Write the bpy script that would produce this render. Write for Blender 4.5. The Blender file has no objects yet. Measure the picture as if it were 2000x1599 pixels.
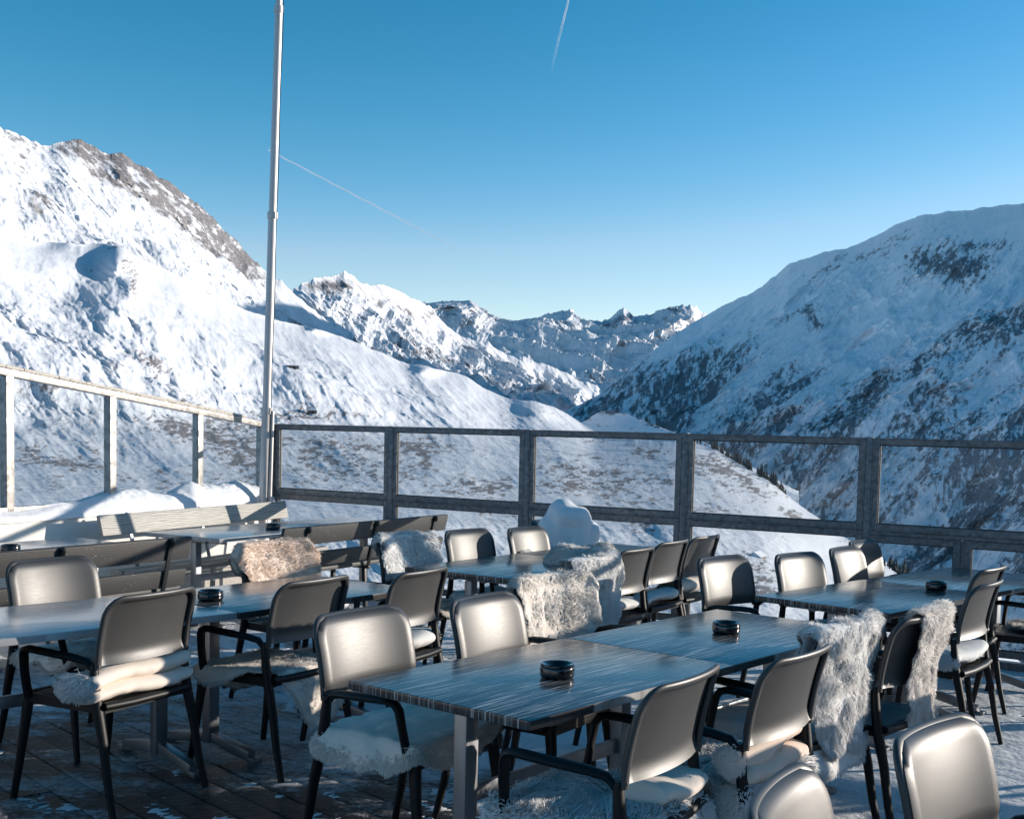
import bpy, bmesh, math, random
import numpy as np
from mathutils import Vector, Matrix
R = math.radians
sc = bpy.context.scene

# ------------------------------------------------------------------ camera
CF, CPX, CPY, CPITCH, CROLL, CH = 2272.76, 1103.54, 1004.22, -0.06784, 0.02581, 1.588
cam_d = bpy.data.cameras.new("camera")
cam = bpy.data.objects.new("camera", cam_d)
sc.collection.objects.link(cam)
sc.camera = cam
cp, sp, cr, sr = math.cos(CPITCH), math.sin(CPITCH), math.cos(CROLL), math.sin(CROLL)
FWD = np.array([0, cp, sp]); UP0 = np.array([0, -sp, cp]); RT0 = np.array([1.0, 0, 0])
RT = cr * RT0 + sr * UP0; UP = -sr * RT0 + cr * UP0
m = Matrix(((RT[0], UP[0], -FWD[0], 0), (RT[1], UP[1], -FWD[1], 0), (RT[2], UP[2], -FWD[2], CH), (0, 0, 0, 1)))
cam.matrix_world = m
cam_d.sensor_fit = 'HORIZONTAL'; cam_d.sensor_width = 36
cam_d.lens = CF / 2000 * 36
cam_d.shift_x = -(CPX - 1000) / 2000
cam_d.shift_y = (CPY - 799.5) / 2000
cam_d.clip_start = 0.05; cam_d.clip_end = 120000

# ------------------------------------------------------------------ light
SUN_AZ, SUN_EL = 18.0, 11.0
S = np.array([math.cos(R(SUN_EL)) * math.cos(R(SUN_AZ)), math.cos(R(SUN_EL)) * math.sin(R(SUN_AZ)), math.sin(R(SUN_EL))])
sun_d = bpy.data.lights.new("sun", 'SUN'); sun_d.energy = 4.3; sun_d.angle = R(0.53); sun_d.color = (1.0, 0.90, 0.79)
sun = bpy.data.objects.new("sun", sun_d); sc.collection.objects.link(sun)
sun.rotation_euler = Vector(S).to_track_quat('Z', 'Y').to_euler()
world = bpy.data.worlds.new("World"); sc.world = world; world.use_nodes = True
wn = world.node_tree; wn.nodes.clear()
sky = wn.nodes.new('ShaderNodeTexSky'); sky.sky_type = 'NISHITA'; sky.sun_disc = False
sky.sun_elevation = R(SUN_EL); sky.sun_rotation = R(90 - SUN_AZ); sky.altitude = 2000
sky.air_density = 1.0; sky.dust_density = 0.7; sky.ozone_density = 1.6
hsv = wn.nodes.new('ShaderNodeHueSaturation'); hsv.inputs['Hue'].default_value = 0.497
hsv.inputs['Saturation'].default_value = 1.3; hsv.inputs['Value'].default_value = 1.0
bg = wn.nodes.new('ShaderNodeBackground'); bg.inputs[1].default_value = 0.15
wo = wn.nodes.new('ShaderNodeOutputWorld')
EXPO = 0.5
def wm(op, a, b):
    n = wn.nodes.new('ShaderNodeMath'); n.operation = op
    for i, q in enumerate((a, b)):
        if hasattr(q, 'links'): wn.links.new(q, n.inputs[i])
        else: n.inputs[i].default_value = q
    return n.outputs[0]
# colour balance of the sky: deeper and more cyan overhead, paler towards the horizon
sepc = wn.nodes.new('ShaderNodeSeparateColor'); cmb = wn.nodes.new('ShaderNodeCombineColor')
wn.links.new(sky.outputs[0], hsv.inputs['Color']); wn.links.new(hsv.outputs[0], sepc.inputs[0])
for i_, (a_, g_, mx_) in enumerate(((10.3, 2.18, 1.7), (1.54, 1.28, 1.28), (1.35, 1.42, 1.14))):
    D_ = wm('MULTIPLY', sepc.outputs[i_], .1847)
    wn.links.new(wm('MULTIPLY', wm('MINIMUM', wm('MULTIPLY', wm('POWER', D_, g_), a_), wm('MULTIPLY', D_, mx_)), 1 / (.15 * 2 ** EXPO)), cmb.inputs[i_])
wn.links.new(cmb.outputs[0], bg.inputs[0]); wn.links.new(bg.outputs[0], wo.inputs[0])
sc.view_settings.view_transform = 'Standard'; sc.view_settings.look = 'None'
sc.view_settings.exposure = EXPO; sc.view_settings.gamma = 1
sc.cycles.max_bounces = 12; sc.cycles.diffuse_bounces = 8; sc.cycles.transparent_max_bounces = 16; sc.cycles.use_denoising = True
sc.cycles.sample_clamp_indirect = 6

rng = np.random.default_rng(7)
random.seed(7)

# ------------------------------------------------------------------ numpy noise
_lat = rng.random((512, 512))
def vnoise(u, v):
    iu = np.floor(u).astype(int); iv = np.floor(v).astype(int)
    fu = u - iu; fv = v - iv
    fu = fu * fu * fu * (fu * (fu * 6 - 15) + 10); fv = fv * fv * fv * (fv * (fv * 6 - 15) + 10)
    g = lambda a, b: _lat[a & 511, b & 511]
    return ((g(iu, iv) * (1 - fu) + g(iu + 1, iv) * fu) * (1 - fv) + (g(iu, iv + 1) * (1 - fu) + g(iu + 1, iv + 1) * fu) * fv) * 2 - 1
def fbm(u, v, o=5, gain=0.5, lac=2.03):
    a, s = 1.0, 0.0; t = 0.0
    for i in range(o):
        s = s + a * vnoise(u + 17.3 * i, v + 9.1 * i); t += a; a *= gain; u = u * lac; v = v * lac
    return s / t
def ridged(u, v, o=5, gain=0.55):
    a, s = 1.0, 0.0; t = 0.0
    for i in range(o):
        s = s + a * (1 - np.abs(vnoise(u + 31.7 * i, v + 5.3 * i)) * 2); t += a; a *= gain; u = u * 2.1; v = v * 2.1
    return s / t
def sstep(a, b, x):
    t = np.clip((x - a) / (b - a), 0, 1); return t * t * (3 - 2 * t)

# ------------------------------------------------------------------ mesh helpers
def link(o, parent=None):
    sc.collection.objects.link(o)
    if parent is not None: o.parent = parent
    return o
def tag(o, label=None, cat=None, group=None, kind=None):
    for k, v in (('label', label), ('category', cat), ('group', group), ('kind', kind)):
        if v: o[k] = v
    return o
def empty(name, loc=(0, 0, 0), rz=0.0, label=None, cat=None, group=None):
    o = bpy.data.objects.new(name, None); link(o); o.location = loc; o.rotation_euler = (0, 0, rz)
    return tag(o, label, cat, group)
def copy_tree(o):
    c = o.copy(); sc.collection.objects.link(c)
    for ch in o.children:
        d = ch.copy(); sc.collection.objects.link(d); d.parent = c
        for g in ch.children:
            e = g.copy(); sc.collection.objects.link(e); e.parent = d
    return c
class MB:
    def __init__(s): s.v = []; s.f = []
    def add(s, verts, faces):
        n = len(s.v); s.v.extend([tuple(map(float, p)) for p in verts]); s.f.extend([tuple(i + n for i in f) for f in faces]); return s
    def box(s, c, size, rot=None):
        hx, hy, hz = [q / 2 for q in size]
        P = [np.array(p, float) for p in [(-hx, -hy, -hz), (hx, -hy, -hz), (hx, hy, -hz), (-hx, hy, -hz), (-hx, -hy, hz), (hx, -hy, hz), (hx, hy, hz), (-hx, hy, hz)]]
        if rot is not None:
            if isinstance(rot, (int, float)):
                c_, s_ = math.cos(rot), math.sin(rot); M = np.array([[c_, -s_, 0], [s_, c_, 0], [0, 0, 1]])
            else: M = np.array(rot)
            P = [M @ p for p in P]
        P = [p + np.array(c, float) for p in P]
        return s.add(P, [(0, 3, 2, 1), (4, 5, 6, 7), (0, 1, 5, 4), (1, 2, 6, 5), (2, 3, 7, 6), (3, 0, 4, 7)])
    def bar(s, a, b, w, h, up=(0, 0, 1)):
        a = np.array(a, float); b = np.array(b, float); d = b - a; L = np.linalg.norm(d); d /= L
        up = np.array(up, float); x = np.cross(d, up); x /= np.linalg.norm(x); z = np.cross(x, d)
        M = np.stack([x, d, z], 1)
        return s.box((a + b) / 2, (w, L, h), M)
    def tube(s, pts, rad, n=10, cap=True, sec=(1, 1), up=(0, 0, 1)):
        P = np.array(pts, float); k = len(P)
        rad = np.ones(k) * rad if np.isscalar(rad) else np.array(rad, float)
        T = np.gradient(P, axis=0); T /= np.linalg.norm(T, axis=1)[:, None]
        u = np.array(up, float)
        if abs(T[0] @ u) > .9: u = np.array([1.0, 0, 0])
        x = np.cross(T[0], u); x /= np.linalg.norm(x)
        V = []
        for i in range(k):
            x = x - T[i] * (x @ T[i]); x /= np.linalg.norm(x); y = np.cross(T[i], x)
            for j in range(n):
                a = 2 * math.pi * j / n
                V.append(P[i] + rad[i] * (x * math.cos(a) * sec[0] + y * math.sin(a) * sec[1]))
        F = [(i * n + j, i * n + (j + 1) % n, (i + 1) * n + (j + 1) % n, (i + 1) * n + j) for i in range(k - 1) for j in range(n)]
        if cap:
            F.append(tuple(range(n))[::-1]); F.append(tuple((k - 1) * n + j for j in range(n)))
        return s.add(V, F)
    def lathe(s, prof, c=(0, 0, 0), n=32):
        V = []; c = np.array(c, float)
        for r, z in prof:
            for j in range(n):
                a = 2 * math.pi * j / n; V.append(c + np.array([r * math.cos(a), r * math.sin(a), z]))
        k = len(prof)
        F = [(i * n + j, i * n + (j + 1) % n, (i + 1) * n + (j + 1) % n, (i + 1) * n + j) for i in range(k - 1) for j in range(n)]
        F.append(tuple(range(n))[::-1]); F.append(tuple((k - 1) * n + j for j in range(n)))
        return s.add(V, F)
    def build(s, name, mat, parent=None, smooth=True, angle=35, bevel=0.0, seg=2):
        me = bpy.data.meshes.new(name); me.from_pydata(s.v, [], s.f)
        bm = bmesh.new(); bm.from_mesh(me)
        bmesh.ops.recalc_face_normals(bm, faces=bm.faces)
        if bevel > 0:
            ed = [e for e in bm.edges if len(e.link_faces) == 2 and e.calc_face_angle(0) > R(40)]
            bmesh.ops.bevel(bm, geom=ed, offset=bevel, segments=seg, affect='EDGES', profile=.6, clamp_overlap=True)
        bm.to_mesh(me); bm.free()
        if smooth:
            me.shade_smooth(); me.set_sharp_from_angle(angle=R(angle))
        me.materials.append(mat)
        return link(bpy.data.objects.new(name, me), parent)
def grid_mesh(name, P, mat, parent=None, attrs=None, smooth=True, closed_u=False):
    ny, nx = P.shape[:2]
    me = bpy.data.meshes.new(name)
    idx = np.arange(ny * nx).reshape(ny, nx)
    q = np.stack([idx[:-1, :-1], idx[:-1, 1:], idx[1:, 1:], idx[1:, :-1]], -1).reshape(-1, 4)
    if closed_u:
        q = np.concatenate([q, np.stack([idx[:-1, -1], idx[:-1, 0], idx[1:, 0], idx[1:, -1]], -1)])
    me.vertices.add(ny * nx); me.vertices.foreach_set('co', P.reshape(-1).astype(np.float32))
    me.loops.add(q.size); me.loops.foreach_set('vertex_index', q.reshape(-1).astype(np.int32))
    me.polygons.add(len(q)); me.polygons.foreach_set('loop_start', (np.arange(len(q)) * 4).astype(np.int32))
    me.polygons.foreach_set('loop_total', np.full(len(q), 4, np.int32))
    me.update(calc_edges=True)
    for k, a in (attrs or {}).items():
        at = me.attributes.new(k, 'FLOAT', 'POINT'); at.data.foreach_set('value', a.reshape(-1).astype(np.float32))
    if smooth: me.shade_smooth()
    me.materials.append(mat)
    return link(bpy.data.objects.new(name, me), parent)

# ------------------------------------------------------------------ materials
def new_mat(name):
    mt = bpy.data.materials.new(name); mt.use_nodes = True; nt = mt.node_tree
    return mt, nt, nt.nodes['Principled BSDF'], nt.nodes['Material Output']
def N(nt, t, **kw):
    n = nt.nodes.new(t)
    for k, v in kw.items():
        if k in n.inputs: n.inputs[k].default_value = v
        else: setattr(n, k, v)
    return n
def ramp(nt, src, stops, interp='LINEAR'):
    r = nt.nodes.new('ShaderNodeValToRGB'); r.color_ramp.interpolation = interp
    e = r.color_ramp.elements
    while len(e) < len(stops): e.new(.5)
    for i, (p, c) in enumerate(stops):
        e[i].position = p; e[i].color = (c, c, c, 1) if np.isscalar(c) else (*c, 1)
    nt.links.new(src, r.inputs[0]); return r.outputs[0]
def mixc(nt, f, a, b):
    n = nt.nodes.new('ShaderNodeMix'); n.data_type = 'RGBA'
    for s, i in ((f, 0), (a, 6), (b, 7)):
        if hasattr(s, 'links'): nt.links.new(s, n.inputs[i])
        elif i == 0: n.inputs[0].default_value = s
        else: n.inputs[i].default_value = (*s, 1)
    return n.outputs[2]
def mathn(nt, op, a, b=None, c=None):
    n = nt.nodes.new('ShaderNodeMath'); n.operation = op
    for i, s in enumerate((a, b, c)):
        if s is None: continue
        if hasattr(s, 'links'): nt.links.new(s, n.inputs[i])
        else: n.inputs[i].default_value = s
    return n.outputs[0]
def coords(nt, kind='Object', scale=(1, 1, 1), rot=(0, 0, 0)):
    t = nt.nodes.new('ShaderNodeTexCoord'); mp = nt.nodes.new('ShaderNodeMapping')
    mp.inputs['Scale'].default_value = scale; mp.inputs['Rotation'].default_value = rot
    nt.links.new(t.outputs[kind], mp.inputs[0]); return mp.outputs[0]
def noise(nt, vec, scale, detail=4, rough=.5, dist=0):
    n = N(nt, 'ShaderNodeTexNoise', Scale=scale, Detail=detail, Roughness=rough, Distortion=dist)
    if vec is not None: nt.links.new(vec, n.inputs['Vector'])
    return n.outputs[0]
def bump(nt, h, strength, dist, bsdf=None, prev=None):
    b = N(nt, 'ShaderNodeBump', Strength=strength, Distance=dist); nt.links.new(h, b.inputs['Height'])
    if prev is not None: nt.links.new(prev, b.inputs['Normal'])
    if bsdf is not None: nt.links.new(b.outputs[0], bsdf.inputs['Normal'])
    return b.outputs[0]

def mat_plastic(name, col, rough=.42):
    mt, nt, b, _ = new_mat(name)
    c = coords(nt)
    n1 = noise(nt, c, 5, 6, .6); n2 = noise(nt, c, 900, 2, .5); n3 = noise(nt, coords(nt, scale=(3, 3, 40), rot=(.4, .3, .2)), 9, 5, .7)
    nt.links.new(mixc(nt, ramp(nt, n1, [(.3, 0), (.75, 1)]), tuple(q * .85 for q in col), tuple(q * 1.2 for q in col)), b.inputs['Base Color'])
    r = mathn(nt, 'ADD', mathn(nt, 'MULTIPLY', n3, .18), rough - .09)
    nt.links.new(r, b.inputs['Roughness'])
    bump(nt, n2, .22, .0004, b)
    b.inputs['Specular IOR Level'].default_value = .6
    return mt
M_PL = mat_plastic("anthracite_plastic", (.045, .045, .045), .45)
M_PL_SHADE = mat_plastic("anthracite_plastic_shaded", (.005, .0055, .006), .5)  # near-black copy: shade on legs, arms and seats put into the colour
M_PL_SHADE.node_tree.nodes["Principled BSDF"].inputs["Specular IOR Level"].default_value = .32

def mat_tabletop(nm="tabletop_laminate", glare_mix=0.0):
    mt, nt, b, _ = new_mat(nm)
    wob = noise(nt, coords(nt, scale=(1.2, .6, 1)), 1.4, 2)
    t = nt.nodes.new('ShaderNodeTexCoord'); sx = nt.nodes.new('ShaderNodeSeparateXYZ'); nt.links.new(t.outputs['Object'], sx.inputs[0])
    y = mathn(nt, 'ADD', sx.outputs[1], mathn(nt, 'MULTIPLY', wob, .012))
    comb = nt.nodes.new('ShaderNodeCombineXYZ'); nt.links.new(y, comb.inputs[1]); nt.links.new(mathn(nt, 'MULTIPLY', sx.outputs[0], .02), comb.inputs[0])
    fine = noise(nt, comb.outputs[0], 150, 3, .6)
    wide = noise(nt, comb.outputs[0], 38, 3, .6)
    dash = noise(nt, coords(nt, scale=(2.2, 25, 1)), 3, 3, .6)
    s1 = mathn(nt, 'MULTIPLY', ramp(nt, fine, [(.535, 0), (.575, 1)]), ramp(nt, wide, [(.38, .15), (.56, 1)]))
    s1 = mathn(nt, 'MULTIPLY', s1, ramp(nt, dash, [(.3, .35), (.6, 1)]))
    base = mixc(nt, ramp(nt, wide, [(.3, 0), (.7, 1)]), (.030, .030, .032), (.062, .058, .056))
    colr = mixc(nt, s1, base, (.62, .60, .57))
    if glare_mix: colr = mixc(nt, mathn(nt, 'MULTIPLY', ramp(nt, noise(nt, coords(nt), 2.5, 5, .6), [(.3, .75), (.7, 1)]), glare_mix), colr, (.62, .64, .66))  # pale veil over the stripes: glare of the bright snow painted into the colour
    nt.links.new(colr, b.inputs['Base Color'])
    sm = noise(nt, coords(nt, scale=(1, 3, 1)), 4, 5, .65)
    nt.links.new(mathn(nt, 'ADD', mathn(nt, 'MULTIPLY', sm, .16), .12), b.inputs['Roughness'])
    b.inputs['Specular IOR Level'].default_value = .6
    b.inputs['Coat Weight'].default_value = .15; b.inputs['Coat Roughness'].default_value = .12
    bump(nt, fine, .05, .0006, b)
    return mt
M_TOP = mat_tabletop(); M_TOP_GLARE = mat_tabletop("glare_tabletop", .55)

def mat_metal(name, col, rough, spangle=False, scale=40):
    mt, nt, b, _ = new_mat(name)
    b.inputs['Metallic'].default_value = .85
    if spangle:
        v = N(nt, 'ShaderNodeTexVoronoi', Scale=scale); nt.links.new(coords(nt), v.inputs['Vector'])
        sep = nt.nodes.new('ShaderNodeSeparateColor'); nt.links.new(v.outputs['Color'], sep.inputs[0])
        n1 = noise(nt, coords(nt), 2.5, 5, .6)
        k = mathn(nt, 'ADD', mathn(nt, 'MULTIPLY', sep.outputs[0], .75), mathn(nt, 'MULTIPLY', n1, .5))
        nt.links.new(mixc(nt, ramp(nt, k, [(.25, 0), (.95, 1)]), tuple(q * .75 for q in col), tuple(q * 1.2 for q in col)), b.inputs['Base Color'])
        nt.links.new(ramp(nt, sep.outputs[1], [(0, rough - .1), (1, rough + .15)]), b.inputs['Roughness'])
        b.inputs['Metallic'].default_value = .6
    else:
        n1 = noise(nt, coords(nt, scale=(1, 1, .15)), 30, 4, .6)
        nt.links.new(mixc(nt, n1, tuple(q * .8 for q in col), tuple(min(1, q * 1.15) for q in col)), b.inputs['Base Color'])
        nt.links.new(ramp(nt, n1, [(.2, rough - .08), (.8, rough + .1)]), b.inputs['Roughness'])
    return mt
M_GALV = mat_metal("galvanised_steel", (.17, .18, .19), .55, True, 38)
M_GALV_L = mat_metal("pale_galvanised_steel", (.36, .35, .33), .5, True, 25)
M_ALU = mat_metal("brushed_aluminium", (.30, .31, .33), .38)
M_POLE = mat_metal("pole_white_metal", (.62, .58, .56), .45)
M_POLE.node_tree.nodes['Principled BSDF'].inputs['Metallic'].default_value = .35

def mat_simple(name, col, rough=.6, nscale=12, var=.25, bstr=.15, bd=.002, spec=.5):
    mt, nt, b, _ = new_mat(name); c = coords(nt)
    n1 = noise(nt, c, nscale, 6, .6)
    nt.links.new(mixc(nt, n1, tuple(q * (1 - var) for q in col), tuple(min(1, q * (1 + var)) for q in col)), b.inputs['Base Color'])
    b.inputs['Roughness'].default_value = rough; b.inputs['Specular IOR Level'].default_value = spec
    bump(nt, noise(nt, c, nscale * 8, 4, .6), bstr, bd, b)
    return mt
M_WALL = mat_simple("painted_parapet", (.74, .71, .66), .8, 3, .06, .3, .003)
M_BASE = mat_simple("pebble_dash", (.62, .58, .53), .9, 60, .45, .9, .01)
M_BLACK = mat_simple("black_painted_iron", (.012, .012, .013), .5)
M_DARK = mat_simple("dark_gap", (.02, .02, .02), .8)
M_WHITE = mat_simple("white_sticker", (.78, .78, .77), .5, 30, .05)
M_RUB = mat_simple("seal_rubber", (.03, .03, .03), .6)

def mat_ashtray():
    mt, nt, b, _ = new_mat("ashtray_glaze")
    b.inputs['Base Color'].default_value = (.006, .006, .007, 1); b.inputs['Roughness'].default_value = .12
    b.inputs['Coat Weight'].default_value = .5
    bump(nt, noise(nt, coords(nt), 60, 2), .05, .001, b)
    return mt
M_ASH = mat_ashtray()

def mat_bench(name, paint, wood, wear):
    mt, nt, b, _ = new_mat(name)
    grain = noise(nt, coords(nt, scale=(1.2, 14, 14)), 3.5, 6, .62, 1.4)
    w = nt.nodes.new('ShaderNodeTexWave'); w.wave_type = 'BANDS'; w.bands_direction = 'Z'
    w.inputs['Scale'].default_value = 9; w.inputs['Distortion'].default_value = 9; w.inputs['Detail'].default_value = 3; w.inputs['Detail Scale'].default_value = .8
    nt.links.new(coords(nt, scale=(.35, 1, 2.2)), w.inputs['Vector'])
    g = mathn(nt, 'ADD', mathn(nt, 'MULTIPLY', grain, .6), mathn(nt, 'MULTIPLY', w.outputs[1], .4))
    wc = mixc(nt, ramp(nt, g, [(.3, 0), (.65, 1)]), tuple(q * .45 for q in wood), wood)
    sp = noise(nt, coords(nt, scale=(1, 2, 2)), 70, 3, .7); area = noise(nt, coords(nt), 3, 2)
    f = ramp(nt, mathn(nt, 'ADD', sp, mathn(nt, 'MULTIPLY', area, .25)), [(wear, 0), (wear + .03, 1)])
    nt.links.new(mixc(nt, f, paint, wc), b.inputs['Base Color'])
    b.inputs['Roughness'].default_value = .55
    bump(nt, g, .35, .002, b)
    return mt
M_BENCH = mat_bench("black_bench_paint", (.050, .048, .046), (.7, .68, .64), .80)
M_BENCHW = mat_bench("weathered_bench_wood", (.42, .39, .35), (.50, .47, .42), .2)

def mat_snow(name, sparkle=True, bs=.5, bd=.02, scale=9):
    mt, nt, b, _ = new_mat(name); c = coords(nt)
    b.inputs['Base Color'].default_value = (.80, .81, .83, 1); b.inputs['Roughness'].default_value = .75
    b.inputs['Specular IOR Level'].default_value = .25
    n1 = noise(nt, c, scale, 8, .62); n2 = noise(nt, c, scale * 14, 3, .6)
    p = bump(nt, n1, bs, bd); bump(nt, n2, .35, bd * .12, b, p)
    return mt
M_SNOW = mat_snow("snow_heap")
M_SNOWD = mat_snow("trodden_deck_snow", bs=.9, bd=.035, scale=7)
M_SNOWL = mat_snow("soft_snow_lump", bs=.25, bd=.012)

def mat_terrain(name, rockc, bushc, bscale, snowc=(.68, .71, .76)):
    mt, nt, b, _ = new_mat(name)
    at = nt.nodes.new('ShaderNodeAttribute'); at.attribute_name = 'rock'
    at2 = nt.nodes.new('ShaderNodeAttribute'); at2.attribute_name = 'tone'
    c = coords(nt)
    n = noise(nt, c, bscale, 6, .65)
    nf = noise(nt, c, bscale * 6, 5, .7)
    f = mathn(nt, 'ADD', at.outputs['Fac'], mathn(nt, 'MULTIPLY', mathn(nt, 'SUBTRACT', n, .5), .5))
    f = mathn(nt, 'ADD', f, mathn(nt, 'MULTIPLY', mathn(nt, 'SUBTRACT', nf, .5), .5))
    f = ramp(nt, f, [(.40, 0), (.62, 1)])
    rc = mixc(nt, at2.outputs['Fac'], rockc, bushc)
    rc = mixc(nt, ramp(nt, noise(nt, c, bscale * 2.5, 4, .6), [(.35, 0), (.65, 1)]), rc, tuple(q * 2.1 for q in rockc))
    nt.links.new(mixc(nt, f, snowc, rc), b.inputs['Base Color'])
    b.inputs['Roughness'].default_value = .85; b.inputs['Specular IOR Level'].default_value = .15
    p = bump(nt, n, .5, .30 / bscale); bump(nt, nf, .5, .05 / bscale, b, p)
    return mt

def mat_deck():
    mt, nt, b, _ = new_mat("snowy_deck_boards")
    c = coords(nt, 'Object')
    at = nt.nodes.new('ShaderNodeAttribute'); at.attribute_name = 'board'
    grain = noise(nt, coords(nt, 'Object', scale=(1.5, 22, 5)), 4, 6, .6, .6)
    wood = mixc(nt, ramp(nt, grain, [(.3, 0), (.7, 1)]), (.008, .0075, .007), (.026, .024, .022))
    wood = mixc(nt, mathn(nt, 'MULTIPLY', at.outputs['Fac'], .6), wood, (.032, .029, .026))
    big = noise(nt, c, .55, 4, .55, .3); med = noise(nt, coords(nt, 'Object', scale=(.7, 1.4, 1)), 3.2, 7, .68, .5); fin = noise(nt, c, 26, 5, .7)
    ar = nt.nodes.new('ShaderNodeAttribute'); ar.attribute_name = 'snow'
    s = mathn(nt, 'ADD', mathn(nt, 'MULTIPLY', big, .35), mathn(nt, 'MULTIPLY', med, .55))
    s = mathn(nt, 'ADD', s, mathn(nt, 'MULTIPLY', fin, .32))
    s = mathn(nt, 'ADD', s, mathn(nt, 'MULTIPLY', ar.outputs['Fac'], .42))
    f = ramp(nt, s, [(.70, 0), (.78, .45), (.90, 1)])
    nt.links.new(mixc(nt, f, wood, (.80, .82, .85)), b.inputs['Base Color'])
    nt.links.new(ramp(nt, f, [(0, .35), (1, .8)]), b.inputs['Roughness'])
    b.inputs['Specular IOR Level'].default_value = .4
    p = bump(nt, s, .9, .05); bump(nt, grain, .3, .002, b, p)
    return mt
M_DECK = mat_deck()

def mat_glass():
    mt, nt, b, out = new_mat("windscreen_glass"); nt.nodes.remove(b)
    tr = N(nt, 'ShaderNodeBsdfTransparent'); tr.inputs[0].default_value = (.955, .965, .965, 1)
    gl = N(nt, 'ShaderNodeBsdfGlossy'); gl.inputs['Roughness'].default_value = .02
    fr_ = N(nt, 'ShaderNodeLayerWeight', Blend=.5)
    df = N(nt, 'ShaderNodeBsdfDiffuse'); df.inputs[0].default_value = (.8, .82, .85, 1)
    ml = nt.nodes.new('ShaderNodeMixShader'); nt.links.new(mathn(nt, 'ADD', mathn(nt, 'MULTIPLY', mathn(nt, 'POWER', fr_.outputs[1], 5.0), .55), .02), ml.inputs[0]); nt.links.new(tr.outputs[0], ml.inputs[1]); nt.links.new(gl.outputs[0], ml.inputs[2])
    smear = ramp(nt, noise(nt, coords(nt, scale=(1, 1, .4)), 5, 6, .7), [(.5, .006), (.8, .05)])
    m2 = nt.nodes.new('ShaderNodeMixShader'); nt.links.new(smear, m2.inputs[0]); nt.links.new(ml.outputs[0], m2.inputs[1]); nt.links.new(df.outputs[0], m2.inputs[2])
    nt.links.new(m2.outputs[0], out.inputs[0])
    return mt
M_GLASS = mat_glass()

def mat_hide(name, col):
    return mat_simple(name, col, .8, 9, .10, .35, .002, .2)
def mat_fleece(name, c0, c1):
    mt, nt, b, _ = new_mat(name)
    at = nt.nodes.new('ShaderNodeAttribute'); at.attribute_name = 'tint'
    nt.links.new(mixc(nt, at.outputs['Fac'], c0, c1), b.inputs['Base Color'])
    b.inputs['Roughness'].default_value = .7; b.inputs['Specular IOR Level'].default_value = .25
    b.inputs['Sheen Weight'].default_value = 1.0; b.inputs['Sheen Roughness'].default_value = .45
    tl = N(nt, 'ShaderNodeBsdfTranslucent'); mx = nt.nodes.new('ShaderNodeMixShader'); mx.inputs[0].default_value = .15
    nt.links.new(b.inputs['Base Color'].links[0].from_socket, tl.inputs[0])
    out = nt.nodes['Material Output']; nt.links.new(b.outputs[0], mx.inputs[1]); nt.links.new(tl.outputs[0], mx.inputs[2]); nt.links.new(mx.outputs[0], out.inputs[0])
    return mt
H_CREAM = mat_hide("cream_suede", (.80, .71, .62)); H_WHITE = mat_hide("white_suede", (.80, .78, .75)); H_TAN = mat_hide("tan_suede", (.76, .62, .52))
F_WHITE = mat_fleece("white_fleece", (.92, .90, .87), (.98, .97, .96))
F_CREAM = mat_fleece("cream_fleece", (.88, .80, .71), (.97, .93, .88))
F_TAN = mat_fleece("tan_fleece", (.60, .42, .31), (.90, .70, .57))
F_BEIGE = mat_fleece("beige_fleece", (.80, .70, .60), (.95, .88, .80))
F_GREY = mat_fleece("blue_white_fleece", (.74, .75, .76), (.90, .91, .92))
F_BROWN = mat_fleece("brown_fleece", (.20, .11, .07), (.62, .45, .34))
# ================================================================== TERRAIN
CAM = np.array([0, 0, CH])
def ray(px, py):
    px = np.asarray(px, float); py = np.asarray(py, float)
    d = FWD + RT * ((px - CPX) / CF)[..., None] - UP * ((py - CPY) / CF)[..., None]
    return d / np.hypot(d[..., 0], d[..., 1])[..., None]
def blur(a, ky, kx):
    for ax, k in ((0, ky), (1, kx)):
        if k < 1: continue
        w = np.exp(-np.linspace(-2, 2, 2 * k + 1) ** 2); w /= w.sum()
        pad = [(0, 0), (0, 0)]; pad[ax] = (k, k)
        b = np.pad(a, pad, mode='edge'); a = sum(w[i] * np.take(b, range(i, i + a.shape[ax]), axis=ax) for i in range(2 * k + 1))
    return a
def gauss(X, Y, cx, cy, rx, ry, ang=0, amp=1):
    c, s = math.cos(R(ang)), math.sin(R(ang)); dx, dy = X - cx, Y - cy
    u = dx * c + dy * s; v = -dx * s + dy * c
    return amp * np.exp(-((u / rx) ** 2 + (v / ry) ** 2))
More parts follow.
